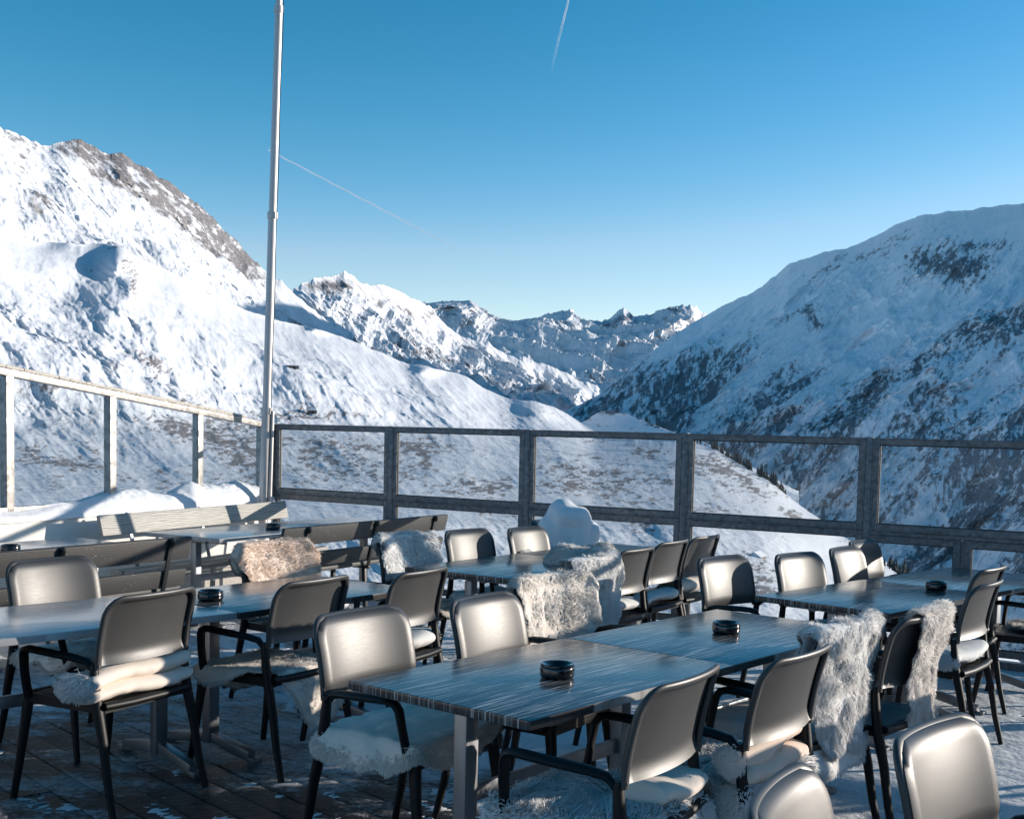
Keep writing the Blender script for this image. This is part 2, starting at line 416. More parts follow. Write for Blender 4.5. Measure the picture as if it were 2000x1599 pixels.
def hill(name, x0, x1, nx, ny, ridge, yb, logr, mat, zamp, L, rockf, tonef=None, jag=0.0, jagL=30, back=.35, seed=0, gully=0.0, gang=0.0, taper=3, oc=7, rn=None, zf=None, pw=7):
    xs = np.linspace(x0, x1, nx)
    yr = np.interp(xs, [p[0] for p in ridge], [p[1] for p in ridge])
    kb = int(85 / (xs[1] - xs[0])); yrs = blur(blur(yr[None], 0, kb), 0, kb)[0] + 3
    sk = 1 if jagL < 20 else (9 if pw > 7 else 3); yr = blur(blur(yr[None], 0, sk), 0, sk)[0]; jg = jag * (fbm(xs / jagL + seed, xs * 0 + 3.3 + seed, 5, .6))
    V = np.linspace(0, 1, ny)[:, None]
    ybx = np.interp(xs, [p[0] for p in yb], [p[1] for p in yb])
    X = np.repeat(xs[None], ny, 0); Y = ybx[None] + (yrs - ybx)[None] * V + (yr - yrs)[None] * V ** pw + jg[None] * V ** 45; yr = yr + jg
    lr = blur(logr(X, Y, V, xs), 6, 6)
    if rn:
        for (am, lu, lv, ang, kind) in rn:
            c, s = math.cos(R(ang)), math.sin(R(ang)); u = X * c + Y * s; v = -X * s + Y * c
            fn_ = ridged if kind == 'r' else fbm
            lr = lr - am * fn_(u / lu + seed * 3, v / lv + seed, 6, .5) * sstep(0, .12, V) * sstep(1.0, .86, V)
            if len(rn) and kind == 'f' and am < 0: pass
    if zf is not None and zf[1] is not None:
        for g_ in zf[1]: lr = lr - gauss(X, Y, *g_)
    r = np.exp(lr); P = CAM + ray(X, Y) * r[..., None]
    Wx, Wy = P[..., 0], P[..., 1]
    n = fbm(Wx / L + seed, Wy / L + seed * 2, oc, .56)
    tp = ((1 - V ** taper) * sstep(0, .06, V + .03) + .05) * (zf[0](X, Y) if zf is not None else 1)
    z = n * zamp * tp * (r / r.mean()) ** .6
    if gully:
        c, s = math.cos(R(gang)), math.sin(R(gang)); u = Wx * c + Wy * s; v = -Wx * s + Wy * c
        z = z + gully * ridged(u / (L * .35) + seed, v / (L * 1.6) + 4 + seed, min(oc, 6), .55) * (tp * .9 + .1) * (r / r.mean()) ** .6
    P[..., 2] += z
    rock = rockf(X, Y); tone = tonef(X, Y) if tonef else X * 0
    # far side: a real back slope that falls away behind the crest
    nb = 14; rows = []
    top = P[-1]; hd = ray(xs, yr); hd = hd.copy(); hd[:, 2] = 0; rt = r[-1]
    for i in range(1, nb + 1):
        t = i / nb; q = top + hd * (rt * back * t)[:, None]; q[:, 2] -= rt * back * t * (.25 + .5 * t)
        q[:, 2] += fbm(q[:, 0] / L + 5, q[:, 1] / L, 4) * zamp * .5 * t; rows.append(q)
    P = np.concatenate([P, np.array(rows)]); pad = np.zeros((nb, nx))
    o = grid_mesh(name, P, mat, attrs={'rock': np.concatenate([rock, pad + .1]), 'tone': np.concatenate([tone, pad])})
    tag(o, kind='structure')
    return dict(xs=xs, X=X, Y=Y, P=P[:ny], r=r, yr=yr)
def li(xs, pts): return np.interp(xs, [p[0] for p in pts], np.log([p[1] for p in pts]))

ROCK = (.085, .085, .095); BUSH = (.14, .105, .085)
M_TA = mat_terrain("snowy_rock_far_left", (.13, .125, .13), (.17, .14, .12), .035)
M_TB = mat_terrain("snowy_hillside", (.12, .115, .12), (.165, .145, .14), .45)
M_TC = mat_terrain("snowy_rock_middle", (.11, .11, .12), (.13, .12, .12), .018)
M_TD = mat_terrain("snowy_rock_distant", (.14, .15, .17), (.15, .15, .16), .009)
M_TE = mat_terrain("snowy_rock_right", (.12, .128, .142), (.15, .148, .155), .13, snowc=(.86, .88, .92))  # snow paler than on the sunlit slopes, to lift the shade by colour

# --- distant peaks at the valley head
ridgeD = [(700, 640), (820, 600), (850, 598), (880, 597), (905, 594), (920, 594), (932, 604), (945, 615), (965, 628), (990, 631), (1010, 634), (1025, 637), (1040, 628), (1058, 622), (1080, 614), (1098, 611), (1113, 606), (1124, 614), (1135, 624), (1152, 628), (1172, 629), (1190, 624), (1205, 612), (1218, 607), (1230, 613), (1240, 621), (1256, 618), (1270, 616), (1290, 605), (1310, 600), (1330, 599), (1350, 597), (1358, 602), (1366, 612), (1374, 616), (1400, 624), (1600, 640)]
def lrD(X, Y, V, xs):
    a = li(xs, [(700, 5000), (1600, 5600)]); b = li(xs, [(700, 7600), (1600, 10500)])
    pk = np.interp(xs, [p[0] for p in ridgeD], [p[1] for p in ridgeD])
    return a + (b - a) * V ** 1.1 - .10 * np.clip((640 - pk) / 40, 0, 1)[None] * sstep(.5, 1, V)
def rkD(X, Y):
    d = .20 + gauss(X, Y, 1190, 660, 30, 22, 0, .4) + gauss(X, Y, 1060, 665, 22, 10, 20, .4) + gauss(X, Y, 1225, 632, 26, 16, 0, .42) + gauss(X, Y, 1130, 622, 26, 9, 10, .3) + gauss(X, Y, 1320, 612, 50, 10, 0, .3) + gauss(X, Y, 1300, 640, 40, 12, 30, .22) + gauss(X, Y, 900, 600, 40, 6, 0, .3)
    return d + .5 * fbm(X / 12, Y / 7, 7, .66) * (.25 + d * 1.2)
hill('distant_mountains', 700, 1600, 560, 300, ridgeD, [(700, 850), (1600, 850)], lrD, M_TD, 240, 2600, rkD, jag=6, jagL=14, seed=11, rn=[(.04, 60, 60, 60, 'r')], gully=220, gang=70)

# --- middle mountain on the left of the valley
ridgeC = [(430, 620), (520, 600), (560, 575), (578, 561), (590, 552), (600, 547), (615, 541), (628, 543), (640, 538), (655, 541), (672, 536), (690, 537), (698, 546), (712, 554), (735, 556), (760, 564), (790, 573), (815, 586), (838, 598), (848, 608), (853, 620), (875, 640), (905, 659), (930, 667), (952, 671), (970, 683), (987, 689), (1010, 694), (1032, 698), (1060, 707), (1085, 719), (1115, 733), (1145, 745), (1167, 757), (1200, 790), (1260, 840)]
def lrC(X, Y, V, xs):
    a = li(xs, [(430, 2300), (800, 3000), (1200, 5000)]); b = li(xs, [(430, 3400), (850, 5200), (1200, 5600)])
    return a + (b - a) * V ** 1.05
def rkC(X, Y):
    d = .10 + gauss(X, Y, 640, 560, 60, 16, 5, .5) + gauss(X, Y, 760, 590, 90, 12, 22, .42) + gauss(X, Y, 850, 612, 22, 14, 40, .35) + gauss(X, Y, 780, 660, 90, 25, 35, .14) + gauss(X, Y, 1060, 735, 80, 14, 25, .3) + gauss(X, Y, 900, 730, 130, 22, 32, .42) + gauss(X, Y, 800, 700, 60, 10, 40, .3)
    u = X * .8 + Y * .6; v = -X * .6 + Y * .8
    return d + .60 * fbm(u / 20, v / 6, 7, .66) * (.25 + d * 1.0)
hill('valley_side_mountain', 430, 1260, 720, 380, ridgeC, [(430, 860), (1260, 868)], lrC, M_TC, 130, 900, rkC, jag=6, jagL=14, seed=5, rn=[(.05, 160, 50, 32, 'r')], gully=100, gang=35)

# --- great mountain on the left
ridgeA = [(-420, 40), (-200, 150), (-80, 210), (0, 252), (20, 261), (42, 268), (62, 281), (80, 290), (97, 289), (112, 281), (130, 276), (150, 269), (156, 270), (166, 279), (178, 290), (192, 299), (205, 303), (222, 302), (240, 301), (250, 306), (262, 319), (280, 327), (300, 337), (325, 352), (350, 370), (375, 390), (397, 407), (420, 430), (445, 452), (462, 475), (480, 492), (500, 508), (510, 521), (530, 540), (552, 554), (575, 574), (610, 600), (640, 627), (665, 647), (690, 665), (720, 680), (750, 697), (780, 720), (800, 736), (830, 750), (900, 780)]
def lrA(X, Y, V, xs):
    a = li(xs, [(-420, 420), (0, 620), (400, 1300), (900, 2600)]); b = li(xs, [(-420, 1300), (0, 1900), (150, 2300), (500, 3000), (900, 3400)])
    return a + (b - a) * V ** 1.15
def rkA(X, Y):
    cre = np.interp(X, [p[0] for p in ridgeA], [p[1] for p in ridgeA])
    dd = Y - cre
    side = sstep(90, 150, X) * (1 - sstep(470, 560, X))
    w = np.interp(X, [90, 160, 240, 330, 400, 480, 540], [18, 70, 95, 105, 110, 60, 20])
    d = .19 + .44 * side * (1 - sstep(w * .55, w, dd)) + gauss(X, Y, 85, 430, 45, 30, 30, .42) + gauss(X, Y, 40, 330, 70, 30, 35, .22) + gauss(X, Y, 30, 280, 60, 14, 25, .2)
    d = d + gauss(X, Y, 560, 620, 110, 14, 34, .22) + .12 * (1 - sstep(6, 30, dd)) + gauss(X, Y, 620, 680, 140, 18, 30, .25)
    u = X * .82 + Y * .57; v = -X * .57 + Y * .82
    return d * .95 + .62 * fbm(u / 20, v / 7, 8, .68) * (.28 + d * 1.0)
hill('great_left_mountain', -420, 900, 1000, 520, ridgeA, [(-420, 800), (900, 860)], lrA, M_TA, 95, 420, rkA, jag=7, jagL=22, seed=2, rn=[(.06, 300, 90, 35, 'f'), (.022, 130, 36, 38, 'r')], gully=26, gang=35)

# --- dark shaded mountain on the right
ridgeE = [(1040, 838), (1080, 815), (1100, 803), (1130, 790), (1160, 776), (1180, 765), (1205, 742), (1240, 711), (1270, 690), (1300, 668), (1340, 640), (1372, 621), (1395, 608), (1420, 597), (1445, 585), (1470, 573), (1500, 551), (1520, 538), (1540, 520), (1570, 507), (1600, 495), (1630, 488), (1660, 484), (1700, 470), (1725, 458), (1750, 444), (1780, 434), (1800, 426), (1830, 420), (1860, 416), (1900, 411), (1960, 404), (2000, 399), (2100, 385), (2300, 380), (2600, 430), (3000, 560)]
def lrE(X, Y, V, xs):
    a = li(xs, [(1040, 3300), (1372, 2300), (2000, 900), (3000, 600)]); b = li(xs, [(1040, 3700), (1372, 4200), (2000, 3000), (3000, 2600)])
    return a + (b - a) * V ** 1.1
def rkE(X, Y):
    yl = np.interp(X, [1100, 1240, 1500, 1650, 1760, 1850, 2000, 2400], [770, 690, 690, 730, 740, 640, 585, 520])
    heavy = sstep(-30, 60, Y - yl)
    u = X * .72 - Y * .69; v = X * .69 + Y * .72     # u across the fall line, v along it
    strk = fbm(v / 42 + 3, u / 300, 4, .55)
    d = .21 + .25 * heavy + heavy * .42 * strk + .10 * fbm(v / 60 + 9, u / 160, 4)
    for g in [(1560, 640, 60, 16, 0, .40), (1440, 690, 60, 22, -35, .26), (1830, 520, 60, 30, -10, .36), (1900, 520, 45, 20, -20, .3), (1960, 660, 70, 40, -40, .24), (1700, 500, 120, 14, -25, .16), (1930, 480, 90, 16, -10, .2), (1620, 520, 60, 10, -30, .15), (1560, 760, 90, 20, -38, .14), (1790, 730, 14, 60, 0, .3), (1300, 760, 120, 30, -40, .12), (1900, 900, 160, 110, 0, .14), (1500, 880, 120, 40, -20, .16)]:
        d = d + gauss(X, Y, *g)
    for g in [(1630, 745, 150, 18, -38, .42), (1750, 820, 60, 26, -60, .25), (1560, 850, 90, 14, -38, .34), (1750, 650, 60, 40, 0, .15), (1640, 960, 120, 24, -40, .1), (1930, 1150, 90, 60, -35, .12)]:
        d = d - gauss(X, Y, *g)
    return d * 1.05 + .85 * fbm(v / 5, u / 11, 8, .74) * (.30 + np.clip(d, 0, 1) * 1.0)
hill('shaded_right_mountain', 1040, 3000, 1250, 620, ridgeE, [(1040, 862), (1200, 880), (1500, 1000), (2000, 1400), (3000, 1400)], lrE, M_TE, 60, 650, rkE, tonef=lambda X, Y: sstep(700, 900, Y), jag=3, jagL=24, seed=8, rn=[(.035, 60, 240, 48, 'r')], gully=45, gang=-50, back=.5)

# --- small mound down in the valley
hill('valley_mound', 1080, 1560, 260, 80, [(1080, 850), (1120, 832), (1142, 820), (1160, 811), (1180, 803), (1200, 802), (1222, 807), (1250, 818), (1290, 833), (1400, 872), (1560, 960)], [(1080, 880), (1560, 1010)],
     lambda X, Y, V, xs: li(xs, [(1080, 1100), (1560, 760)]) + .18 * V, M_TE, 7, 60, lambda X, Y: .26 + gauss(X, Y, 1200, 804, 40, 4, 0, .4) + gauss(X, Y, 1270, 826, 30, 6, 20, .35) + .55 * fbm(X / 12, Y / 5, 7, .72), jag=5, jagL=18, seed=3)

# --- near hillside: from just outside the terrace up to its crest
ridgeB = [(-500, 330), (-150, 395), (0, 443), (40, 460), (73, 472), (110, 474), (150, 475), (191, 476), (215, 478), (244, 486), (285, 509), (315, 525), (345, 538), (406, 571), (467, 595), (528, 619), (570, 631), (610, 639), (655, 652), (700, 668), (750, 690), (800, 712), (830, 712), (860, 723), (912, 735), (935, 754), (969, 770), (1002, 782), (1040, 785), (1070, 793), (1100, 804), (1130, 823), (1156, 841), (1200, 846), (1260, 852), (1320, 858), (1360, 865), (1400, 881), (1440, 905), (1500, 936), (1560, 985), (1600, 1012), (1640, 1045), (1700, 1078), (1740, 1104), (1800, 1160), (1900, 1230), (2000, 1300), (2300, 1440)]
def lrB(X, Y, V, xs):
    hy = 849.857 + (xs - 1107.5) * .0258
    E_ = -(Y - hy[None]) / CF
    er = E_.min(0) * 0 + blur(blur(E_[-1:], 0, 20), 0, 20)[0]; out = np.zeros_like(X)
    g = np.interp(xs, [-500, 0, 800, 1400, 2000], [.8, 1, 1.3, 2.4, 2.0])
    R0 = np.exp(li(xs, [(-500, 150), (0, 220), (600, 340), (1150, 640), (1400, 700)]))
    Rr = np.exp(li(xs, [(-500, 400), (0, 520), (600, 800), (900, 880), (1156, 900), (1400, 640), (1600, 420), (1740, 260), (2000, 110), (2300, 60)]))
    bl = lambda q: blur(blur(q[None], 0, 40), 0, 40)[0]
    R0 = bl(R0); Rr = bl(Rr); g = bl(g)
    for i in range(len(xs)):
        ks = [(-.26, 9.5), (-.20, 12.5), (-.15, 17 * g[i] ** .5), (-.08, 30 * g[i]), (-.060, 62 * g[i]), (-.03, 150 * g[i]), (0, R0[i]), (.2, R0[i] * 2.6)]
        kx, ky = [k[0] for k in ks], np.log([k[1] for k in ks])
        t = np.clip((E_[:, i] - E_[0, i]) / max(er[i] - E_[0, i], .01), 0, 1.05)
        out[:, i] = np.interp(E_[:, i], kx, ky) + (np.log(Rr[i]) - np.interp(er[i], kx, ky)) * t ** 2.2
    out = blur(blur(out, 14, 30), 14, 30)
    return out
def rkB(X, Y):
    d = .10 + 0 * X
    for g in [(210, 480, 26, 8, 10, .35), (250, 525, 22, 18, 30, .45), (262, 560, 10, 16, 0, .42), (175, 530, 16, 8, 0, .3), (100, 700, 60, 20, 10, .16), (60, 660, 60, 20, 15, .16), (290, 690, 60, 12, 25, .36), (235, 710, 40, 20, 10, .3), (300, 710, 16, 22, -30, .28), (330, 640, 50, 20, 20, .12),
              (420, 790, 90, 10, 4, .34), (380, 760, 80, 20, 0, .16), (560, 800, 60, 16, 0, .34), (640, 812, 110, 9, 3, .38), (470, 820, 60, 14, 0, .34), (330, 830, 60, 16, 10, .34), (430, 860, 70, 34, 18, .40), (490, 900, 40, 34, 20, .34), (350, 845, 40, 20, 0, .34),
              (60, 880, 28, 12, 0, .42), (80, 905, 50, 10, 5, .38), (160, 915, 45, 16, 10, .42), (180, 880, 16, 8, 30, .35), (310, 925, 12, 22, -35, .34), (100, 765, 90, 6, 4, .3), (240, 935, 30, 6, 0, .3),
              (620, 860, 60, 20, 0, .34), (590, 890, 40, 20, 0, .24), (700, 870, 60, 16, 0, .26), (640, 920, 90, 24, 0, .24), (800, 870, 50, 18, 5, .40), (845, 875, 50, 10, 0, .38), (830, 900, 16, 26, 0, .34), (800, 915, 22, 16, 0, .22), (930, 955, 70, 18, 4, .30), (930, 880, 60, 10, 20, .18),
              (1160, 860, 26, 6, 0, .3), (1150, 893, 22, 7, 0, .44), (1160, 920, 50, 8, 8, .4), (1110, 950, 50, 16, 0, .3), (1200, 950, 60, 26, 10, .26), (1290, 935, 50, 10, 15, .4), (1270, 880, 60, 16, 15, .34), (1380, 905, 40, 18, 20, .44), (1430, 925, 30, 12, 30, .42), (1480, 960, 40, 8, 38, .38), (1550, 1010, 40, 10, 40, .34), (1400, 1000, 60, 20, 10, .16), (1210, 1010, 60, 24, 0, .36), (1270, 1030, 40, 30, 0, .34), (1010, 1000, 60, 14, 0, .2), (950, 1010, 80, 14, 0, .2), (1480, 1120, 40, 26, 60, .3), (1490, 1150, 60, 20, 10, .34)]:
        d = d + gauss(X, Y, *g)
    d = d + .10 * sstep(850, 930, Y) * (1 - sstep(965, 985, Y)) * (1 - sstep(1500, 1600, X))
    d = d - .16 * sstep(960, 990, Y) * (1 - sstep(760, 900, X))
    d = d - gauss(X, Y, 800, 780, 160, 40, 20, .12) - gauss(X, Y, 640, 730, 120, 40, 15, .1)
    sp = sstep(.05, .5, fbm(X / 90 + 8, Y / 34, 4, .6) + .25) * sstep(690, 800, Y)
    return .09 + d * .80 + .10 * sp + 1.25 * fbm(X / 12, Y / 4.5, 8, .76) * (.26 + d * .9 + .22 * sp)
B = hill('near_hillside', -500, 2300, 1500, 700, ridgeB, [(-500, 1440), (2300, 1500)], lrB, M_TB, 9.0, 90, rkB, tonef=lambda X, Y: X * 0 + .9, jag=4, jagL=60, seed=4, gully=2.2, gang=20, taper=2.5, oc=6, pw=14, rn=[(.055, 150, 55, 38, 'f'), (.010, 60, 20, 40, 'r')], zf=(lambda X, Y: .10 + .9 * sstep(860, 760, Y), [(235, 508, 34, 34, 0, .09), (258, 560, 20, 26, 0, .05), (95, 470, 30, 14, 0, -.03), (620, 640, 20, 10, 0, .03), (830, 722, 26, 12, 0, .04), (1045, 800, 40, 16, 20, .04), (150, 560, 60, 40, 0, -.05)]))
def on_B(px, py):
    i = int(np.argmin(abs(B['xs'] - px))); j = int(np.argmin(abs(B['Y'][:, i] - py))); return B['P'][j, i]
# snow mountains behind the viewer, added to hide the orange horizon, below the sun
az = np.linspace(R(112), R(412), 520); rr_ = np.exp(np.linspace(math.log(260), math.log(6500), 90)); AZ, RRR = np.meshgrid(az, rr_)
XX, YY = RRR * np.cos(AZ), RRR * np.sin(AZ); t_ = np.log(RRR / 260) / math.log(25)
ZZ = -60 * np.sin(t_ * math.pi) + (sstep(.35, 1, t_)) * 1050 * (.75 + .25 * np.sin(AZ * 5)) * (.25 + .75 * sstep(0, .25, np.minimum(AZ - R(112), R(412) - AZ))) * (1 - .5 * sstep(R(325), R(350), AZ)) + ridged(XX / 1500, YY / 1500, 6) * 170 * t_ - 12
tag(grid_mesh('rear_mountains', np.stack([XX, YY, ZZ], -1), M_TA, attrs={'rock': .15 + .5 * fbm(XX / 260, YY / 260, 6, .6), 'tone': XX * 0}), kind='structure')
# nothing shows below this, it closes the landscape to the horizon
g = MB(); g.add([(-60000, -60000, -900), (60000, -60000, -900), (60000, 60000, -900), (-60000, 60000, -900)], [(0, 1, 2, 3)])
tag(g.build('valley_ground', M_SNOW, smooth=False), kind='structure')

# --- conifers along the shaded shoulder
M_FIR = mat_simple("dark_conifer", (.020, .028, .026), .9, 3, .4, .6, .05)
def conifer(mb, p, h, rs):
    k = 7
    mb.tube([p, p + np.array([0, 0, h * .3])], h * .03, 5)
    for i in range(k):
        t = i / k; zz = h * (.12 + .84 * t); rad = h * .20 * (1 - t) ** .85 + h * .02; n = 9
        ring = []
        for j in range(n):
            a = 2 * math.pi * j / n + i; rr = rad * (.65 + .6 * rs.random())
            ring.append(p + np.array([rr * math.cos(a), rr * math.sin(a), zz - h * .05 * rs.random()]))
        V = ring + [p + np.array([0, 0, zz + h * .2])]
        mb.add(V, [(j, (j + 1) % n, n) for j in range(n)])
rs = np.random.default_rng(3); mb = MB()
for i in range(150):
    t = rs.random(); x = 1352 + 185 * t; i_ = int(np.argmin(abs(B['xs'] - x))); p = B['P'][-1, i_].copy()
    d = p - CAM; d[2] = 0; d /= np.linalg.norm(d); off = rs.random() * 22
    p = p + d * off; p[2] -= 1.5 + off * .22
    conifer(mb, p, (4.5 + 4.5 * rs.random()) * (1 - .5 * abs(t - .5)), rs)
for i in range(40):
    t = rs.random(); x = 1742 + 60 * t; i_ = int(np.argmin(abs(B['xs'] - x))); p = B['P'][-1, i_].copy()
    p[2] -= 1.0; p += np.array([rs.normal() * 1, 3 + rs.random() * 8, -.5]); conifer(mb, p, 2.2 + 2.2 * rs.random(), rs)
tag(mb.build('conifer_wood', M_FIR, smooth=False), 'dark conifers along the shaded shoulder of the near hillside', 'wood', kind='stuff')

# --- small buildings out on the snow
M_HUT = mat_simple("hut_timber", (.16, .14, .12), .8)
def hut(px, py, w, d, h, rz, label, roof_snow=True, ridge=True):
    p = on_B(px, py); k_ = np.linalg.norm(p) / CF; w, d, h = w * k_, d * k_, h * k_; t = empty('hut', tuple(p + np.array([0, 0, -.2])), rz, label, 'hut')
    MB().box((0, 0, h / 2), (w, d, h)).build('wall', M_HUT, t, smooth=False)
    rf = MB(); k = h + (w * .36 if ridge else w * .06); e = w * .08
    rf.add([(-w / 2 - e, -d / 2 - e, h * .95), (w / 2 + e, -d / 2 - e, h * .95), (w / 2 + e, d / 2 + e, h * .95), (-w / 2 - e, d / 2 + e, h * .95), (0, -d / 2 - e, k), (0, d / 2 + e, k)],
           [(0, 1, 4), (3, 5, 2), (0, 4, 5, 3), (1, 2, 5, 4), (0, 3, 2, 1)])
    rf.build('roof', M_SNOWL, t, smooth=False)
    MB().box((w * .1, -d / 2 - .02, h * .4), (w * .22, .06, h * .6)).build('door', M_DARK, t, smooth=False)
    MB().box((-w * .22, -d / 2 - .02, h * .55), (w * .18, .06, h * .25)).build('window', M_DARK, t, smooth=False)
hut(572, 738, 22, 12, 6, .2, 'tiny dark hut on the sunlit hillside just right of the flagpole', ridge=False)
hut(610, 797, 18, 14, 6, .2, 'small snow covered hut among bushes just above the corner of the fence')
hut(1478, 1095, 26, 34, 9, -.5, 'snow roofed hut seen through the glass below the terrace on the right')

# --- contrails
def contrail(pa, pb, dist, rad, label, fade, rev=False):
    mt, nt, b, out = new_mat("vapour_trail"); b.inputs['Base Color'].default_value = (.95, .95, .97, 1); b.inputs['Roughness'].default_value = 1
    tr = N(nt, 'ShaderNodeBsdfTransparent'); mx = nt.nodes.new('ShaderNodeMixShader')
    t = nt.nodes.new('ShaderNodeTexCoord'); sx = nt.nodes.new('ShaderNodeSeparateXYZ'); nt.links.new(t.outputs['Generated'], sx.inputs[0])
    n = noise(nt, coords(nt, scale=(.004, .004, .004)), 1.5, 4)
    f = mathn(nt, 'MULTIPLY', ramp(nt, mathn(nt, 'SUBTRACT', 1, sx.outputs[0]) if rev else sx.outputs[0], fade), ramp(nt, n, [(.3, .6), (.7, 1)]))
    nt.links.new(f, mx.inputs[0]); nt.links.new(tr.outputs[0], mx.inputs[1]); nt.links.new(b.outputs[0], mx.inputs[2]); nt.links.new(mx.outputs[0], out.inputs[0])
    a = CAM + ray(*pa) * dist; c = CAM + ray(*pb) * dist
    rs = np.linspace(0, 1, 40); pts = [a + (c - a) * q for q in rs]
    pts = [p + np.array([0, 0, 1]) * rad * .5 * math.sin(i * 1.3) for i, p in enumerate(pts)]
    tag(MB().tube(pts, np.linspace(rad, rad * 1.8, 40), 8).build('contrail', mt), label, 'contrail', kind='thing')
contrail((524, 293), (900, 490), 16000, 8, 'long thin white vapour trail crossing the sky behind the flagpole', [(0, .55), (.6, .40), (1, .10)])
contrail((1118, -30), (1068, 170), 16000, 11, 'short vapour trail rising to the top edge of the sky', [(0, .5), (.25, .3), (.8, 0), (1, 0)], rev=True)

# ================================================================== TERRACE
FA = -0.518; FD = np.array([math.cos(FA), math.sin(FA), 0]); FO = np.array([-1.647, 10.957, 0]); FSP = 1.503
FN = np.array([math.sin(FA), -math.cos(FA), 0])          # towards the terrace
def fpt(s, z, off=0): return FO + FD * s + FN * off + np.array([0, 0, z])
ZT, ZM0, ZM1 = 1.629, .888, .983
COR = fpt(-FSP * .985, 0)
LA = R(70); LD = np.array([math.cos(LA), math.sin(LA), 0]); LNn = np.array([math.sin(LA), -math.cos(LA), 0])   # left parapet direction, its side towards the terrace
def lpt(s, z, off=0): return COR + LD * s + LNn * off + np.array([0, 0, z])   # s negative comes towards the viewer

# deck boards
ba = R(-45.5); bd = np.array([math.cos(ba), math.sin(ba)]); bn = np.array([-bd[1], bd[0]])
def inside(p):
    a = (p - FO[:2]) @ FN[:2]; b = (p - COR[:2]) @ LNn[:2]
    return a, b
V = []; F = []; BA = []; SN = []
rs = np.random.default_rng(21)
W_ = .146; G_ = .006
for k in range(-90, 110):
    off = k * W_
    t = -11 - rs.random() * 3
    while t < 12:
        L = 2.6 + rs.random() * 1.6; t1 = t + L
        nseg = max(2, int(L / .12)); tone = rs.random(); dz = rs.normal() * .0012
        ts = np.linspace(t, t1 - .004, nseg)
        cs = [bd * q + bn * (off + W_ / 2) for q in ts]
        ok = [inside(c + np.array([0., 0.]))[0] > -.10 and inside(c)[1] > -.1 for c in cs]
        run = []
        for q, c, o_ in list(zip(ts, cs, ok)) + [(None, None, False)]:
            if o_: run.append(q)
            else:
                if len(run) > 1:
                    n0 = len(V)
                    for q_ in run:
                        for w_, z_ in ((0, -.03), (0, -.002), (.004, 0), (W_ / 2, .0012), (W_ - G_ - .004, 0), (W_ - G_, -.002), (W_ - G_, -.03)):
                            p = bd * q_ + bn * (off + w_); V.append((p[0], p[1], z_ + dz)); BA.append(tone)
                    m_ = len(run)
                    for i in range(m_ - 1):
                        for j in range(6): F.append((n0 + i * 7 + j, n0 + (i + 1) * 7 + j, n0 + (i + 1) * 7 + j + 1, n0 + i * 7 + j + 1))
                run = []
        t = t1
me = bpy.data.meshes.new('deck'); me.from_pydata(V, [], F)
VA = np.array(V)
snow = .18 + .45 * sstep(-1.2, 1.2, VA[:, 0] - .15 * VA[:, 1] + .6) + .5 * sstep(4.8, 7.5, VA[:, 1] + .4 * VA[:, 0] + .6) - .9 * sstep(.0, 1.6, VA[:, 0] - 1.6) * sstep(5.6, 6.4, VA[:, 1]) 
snow = snow + .3 * fbm(VA[:, 0] * .9, VA[:, 1] * .9, 4) - .35 * sstep(2.2, 3.4, VA[:, 0]) * sstep(4.5, 5.2, VA[:, 1])
for nm, a in (('board', np.array(BA)), ('snow', np.clip(snow, -.5, 1.1))):
    at = me.attributes.new(nm, 'FLOAT', 'POINT'); at.data.foreach_set('value', a.astype(np.float32))
me.materials.append(M_DECK); bm = bmesh.new(); bm.from_mesh(me); bmesh.ops.recalc_face_normals(bm, faces=bm.faces); bm.to_mesh(me); bm.free()
up_n = sum(p.normal.z for p in me.polygons[:2000])
if up_n < 0: me.flip_normals()
me.shade_smooth(); me.set_sharp_from_angle(angle=R(50))
tag(link(bpy.data.objects.new('deck', me)), kind='structure')
tag(MB().add([tuple(p) for p in (fpt(-1.6, -.035, -.1), fpt(14, -.035, -.1), np.array([14, -14, -.035]), np.array([-14, -14, -.035]), lpt(-26, -.035, -.1), lpt(0, -.035, -.1))], [(0, 1, 2, 3, 4, 5)]).build('deck_underside', M_DARK, smooth=False), kind='structure')

# thin wind-packed snow lying on the boards: one uneven sheet, under the boards where the wood is bare
gx = np.arange(-5.2, 5.4, .022); gy = np.arange(1.6, 12.6, .022); GX, GY = np.meshgrid(gx, gy)
dens = -.34 + .50 * sstep(-1.3, .9, GX - .12 * GY + .7) + .40 * sstep(5.2, 7.6, GY + .4 * GX + .6) - .30 * sstep(2.0, 3.0, GX) * sstep(5.6, 6.4, GY)
al = GX * bd[0] + GY * bd[1]; ac = GX * bn[0] + GY * bn[1]
q = dens + .55 * fbm(al * .9, ac * 1.3 + 3, 5, .6) + .34 * fbm(al * 5, ac * 9, 6, .68) + .16 * fbm(GX * 34, GY * 34, 4, .7)
q = q - .14 * np.exp(-(((ac / W_) % 1 - .0) / .07) ** 2) * (q < .25)
hz = .013 * np.clip(q, 0, .6) ** .8 + .008 * np.clip(q, 0, 1) * fbm(al * 9 + 4, ac * 16, 5, .6) + .0008
hz = np.where(q < 0, q * .2, hz)
PG = np.stack([GX, GY, hz], -1)
ia = ((GX - FO[0]) * FN[0] + (GY - FO[1]) * FN[1] > -.02) & ((GX - COR[0]) * LNn[0] + (GY - COR[1]) * LNn[1] > .0)
idx = np.arange(GX.size).reshape(GX.shape); keep = ia[:-1, :-1] & ia[1:, 1:] & ia[:-1, 1:] & ia[1:, :-1] & ((q[:-1, :-1] > -.05) | (q[1:, 1:] > -.05))
qd = np.stack([idx[:-1, :-1], idx[:-1, 1:], idx[1:, 1:], idx[1:, :-1]], -1)[keep]
